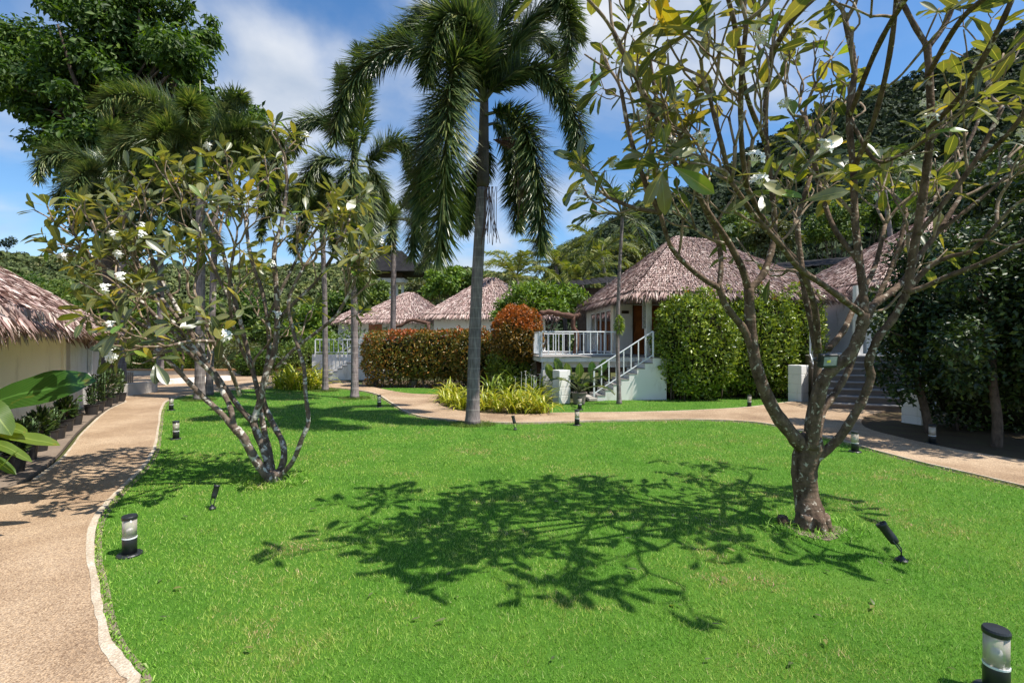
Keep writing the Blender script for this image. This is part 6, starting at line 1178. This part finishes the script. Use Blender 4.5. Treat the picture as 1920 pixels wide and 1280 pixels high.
def pot_plant(px, py, label, r=.13, h=.24, kind=0, seed=0, size=.45, mat='black', leafm='bushdark'):
    g = Gd(px, py, .03); g[2] = .03; rg = np.random.default_rng(seed); t = thing('potted_plant', label, 'potted plant', g, 'pots along the left hut walls' if px < 300 else None)
    m = MB(); m.lathe([(r * .78, 0), (r, h * .92), (r * 1.1, h * .93), (r * 1.1, h), (r * .95, h), (r * .92, h * .85), (0, h * .84)], g, 18); m.obj('pot', M['pot' if mat == 'black' else 'claypot'], t)
    m = MB(); m.lathe([(r * .9, h * .86), (0, h * .9)], g, 14); m.obj('soil', M['soil'], t)
    c = g + [0, 0, h]; 
    if kind == 0:   # leafy shrub
        for k in range(5): e = c + rg.normal(size=3) * [.1, .1, 0] + [0, 0, size * (.6 + .5 * rg.random())]; m = MB(); m.tube(spline([c, (c + e) / 2 + rg.normal(size=3) * .03, e], 5), .008, 5); m.obj('stem', M['barkdark'], t, True)
        n = 420; d = rows_unit(rg.normal(size=(n, 3))); p = c + [0, 0, size * .6] + d * (rg.random((n, 1)) ** .5) * [size * .42, size * .42, size * .62]; V, Fc = kites(p, rows_unit(d + [0, 0, .6]), rows_unit(d + rg.normal(size=(n, 3)) * .5), .07 + .06 * rg.random(n), .035 + .02 * rg.random(n)); tag(mesh_obj('foliage', V, Fc, M[leafm], t), kind='stuff')
    elif kind == 1:  # upright columnar stems with stubby leaves
        for k in range(5):
            x = c + rg.normal(size=3) * [.07, .07, 0]; hh = size * (.6 + .6 * rg.random()); m = MB(); m.tube([x, x + [.02, 0, hh]], .012, 6); st = m.obj('stem', M['crownshaft'], t, True)
            n = 110; p = x + np.c_[rg.normal(size=(n, 2)) * .01, rg.random(n) * hh]; d = rows_unit(np.c_[rg.normal(size=(n, 2)), .7 * np.ones(n)]); V, Fc = kites(p, d, rand_dirs(n), .06 + .03 * rg.random(n), .022 + 0 * rg.random(n)); tag(mesh_obj('leaves', V, Fc, M[leafm], st), kind='stuff')
    elif kind == 2:  # arching palm fronds
        for k in range(9): frond_obj(t, arch(c, k * 2.399, .5 + .9 * k / 9, size * (.8 + .4 * rg.random()), .2), .3, 18, 2, .03, 'palmleafy' if leafm == 'bushdark' else leafm, mode='flat', petiole=.35, droop=.3, ang=.8)
    else:  # broad leaves
        for k in range(8): az = k * 2.4; e = c + np.array([math.cos(az) * .12, math.sin(az) * .12, size * (.5 + .4 * rg.random())]); put_leaf(t, e, (math.cos(az), math.sin(az), .25), size * .75, BM[k % 2], (0, -.1, 1), .9, c)
    return t
pots = [(28, 884, 'nearest dark pot with leafy shrub, under the yellow-green leaves', 0), (52, 862, 'dark pot of upright spiky stems second from the left edge', 1), (74, 845, 'dark pot with a slim leafy bush below the cream wall', 0), (92, 832, 'pot of thin upright stems below the cream wall corner', 1), (108, 822, 'pot with broad glossy leaves just before the wall corner', 3), (124, 808, 'pot of dense dark leaves right at the wall corner', 0), (140, 796, 'pot with broad leaves at the foot of the greyish wall', 3),
        (172, 777, 'pot of tall upright stems against the greyish wall', 1), (184, 770, 'second pot of tall stems against the greyish wall', 1), (200, 762, 'dark pot near the far end of the left wall', 0), (212, 756, 'pot beside the short concrete wall', 0), (226, 752, 'last dark pot, next to the end of the concrete wall', 1)]
for i, (px, py, lb, kd) in enumerate(pots): pot_plant(px, py, lb, .15 if py < 800 else .13, .26, kd, 300 + i, .36 if py > 780 else .66)
g_ = Gd(1086, 753); pot_plant(1086, 756, 'grey pot with a small feathery palm at the foot of the hut steps', .22, .34, 2, 350, .95, 'clay')
ep = Gd(1050, 742); t = thing('elephant_ear_plant', 'elephant ear plant with large upright leaves behind the white block pillar', 'plant', ep)
for (a, b_, Y) in (((1052, 705), (1040, 662), 15.8), ((1065, 715), (1062, 668), 16.1), ((1108, 712), (1112, 662), 16.3), ((1085, 715), (1088, 668), 16.4), ((1035, 716), (1026, 680), 15.9), ((1122, 705), (1138, 668), 16.4)):
    q = P(*a, Y); put_leaf(t, q, P(*b_, Y) - q, .62, BM[0] if a[0] > 1100 else BY[0], (.4, -1, .2), 1.35, ep + [(q[0] - ep[0]) * .3, 0, 0])
for (px, py, c_) in ((702, 722, 'claypot'), (775, 725, 'claypot')): 
    g = Gd(px, py); m = MB(); m.lathe([(.16, -.05), (.2, .26), (.22, .3), (.18, .3), (.16, .2)], g, 14); tag(m.obj('plant_pot', M[c_]), ('grey pot standing under the left half of the hedge' if px < 750 else 'grey pot standing under the middle of the hedge'), 'pot')
# fallen leaves on lawn and path
Vs, Fs, Us, n = [], [], [], 0
for i in range(46):
    px, py = R.uniform(150, 1850), R.uniform(800, 1180) if i < 30 else R.uniform(1000, 1270); g = Gd(px, py); ins = inside(np.array([g[:2]]), path_poly)[0]
    V, f, UV = LEAFS[i % 5]; s_ = .05 + .05 * R.random(); a = R.random() * 6.28; rm = np.array([[math.cos(a), math.sin(a), .1 * R.normal()], [-math.sin(a), math.cos(a), .15 * R.normal()], [0, 0, .6]]); Vs.append(V @ rm * s_ + [g[0], g[1], .045 if ins else .03]); Fs.append(f + n); Us.append(UV); n += len(V)
tag(mesh_obj('leaf_litter', np.concatenate(Vs), np.concatenate(Fs), M['frangi_leaf2'], None, True, np.concatenate(Us)), 'small dry leaves scattered over the lawn and path', 'leaf litter', kind='stuff')
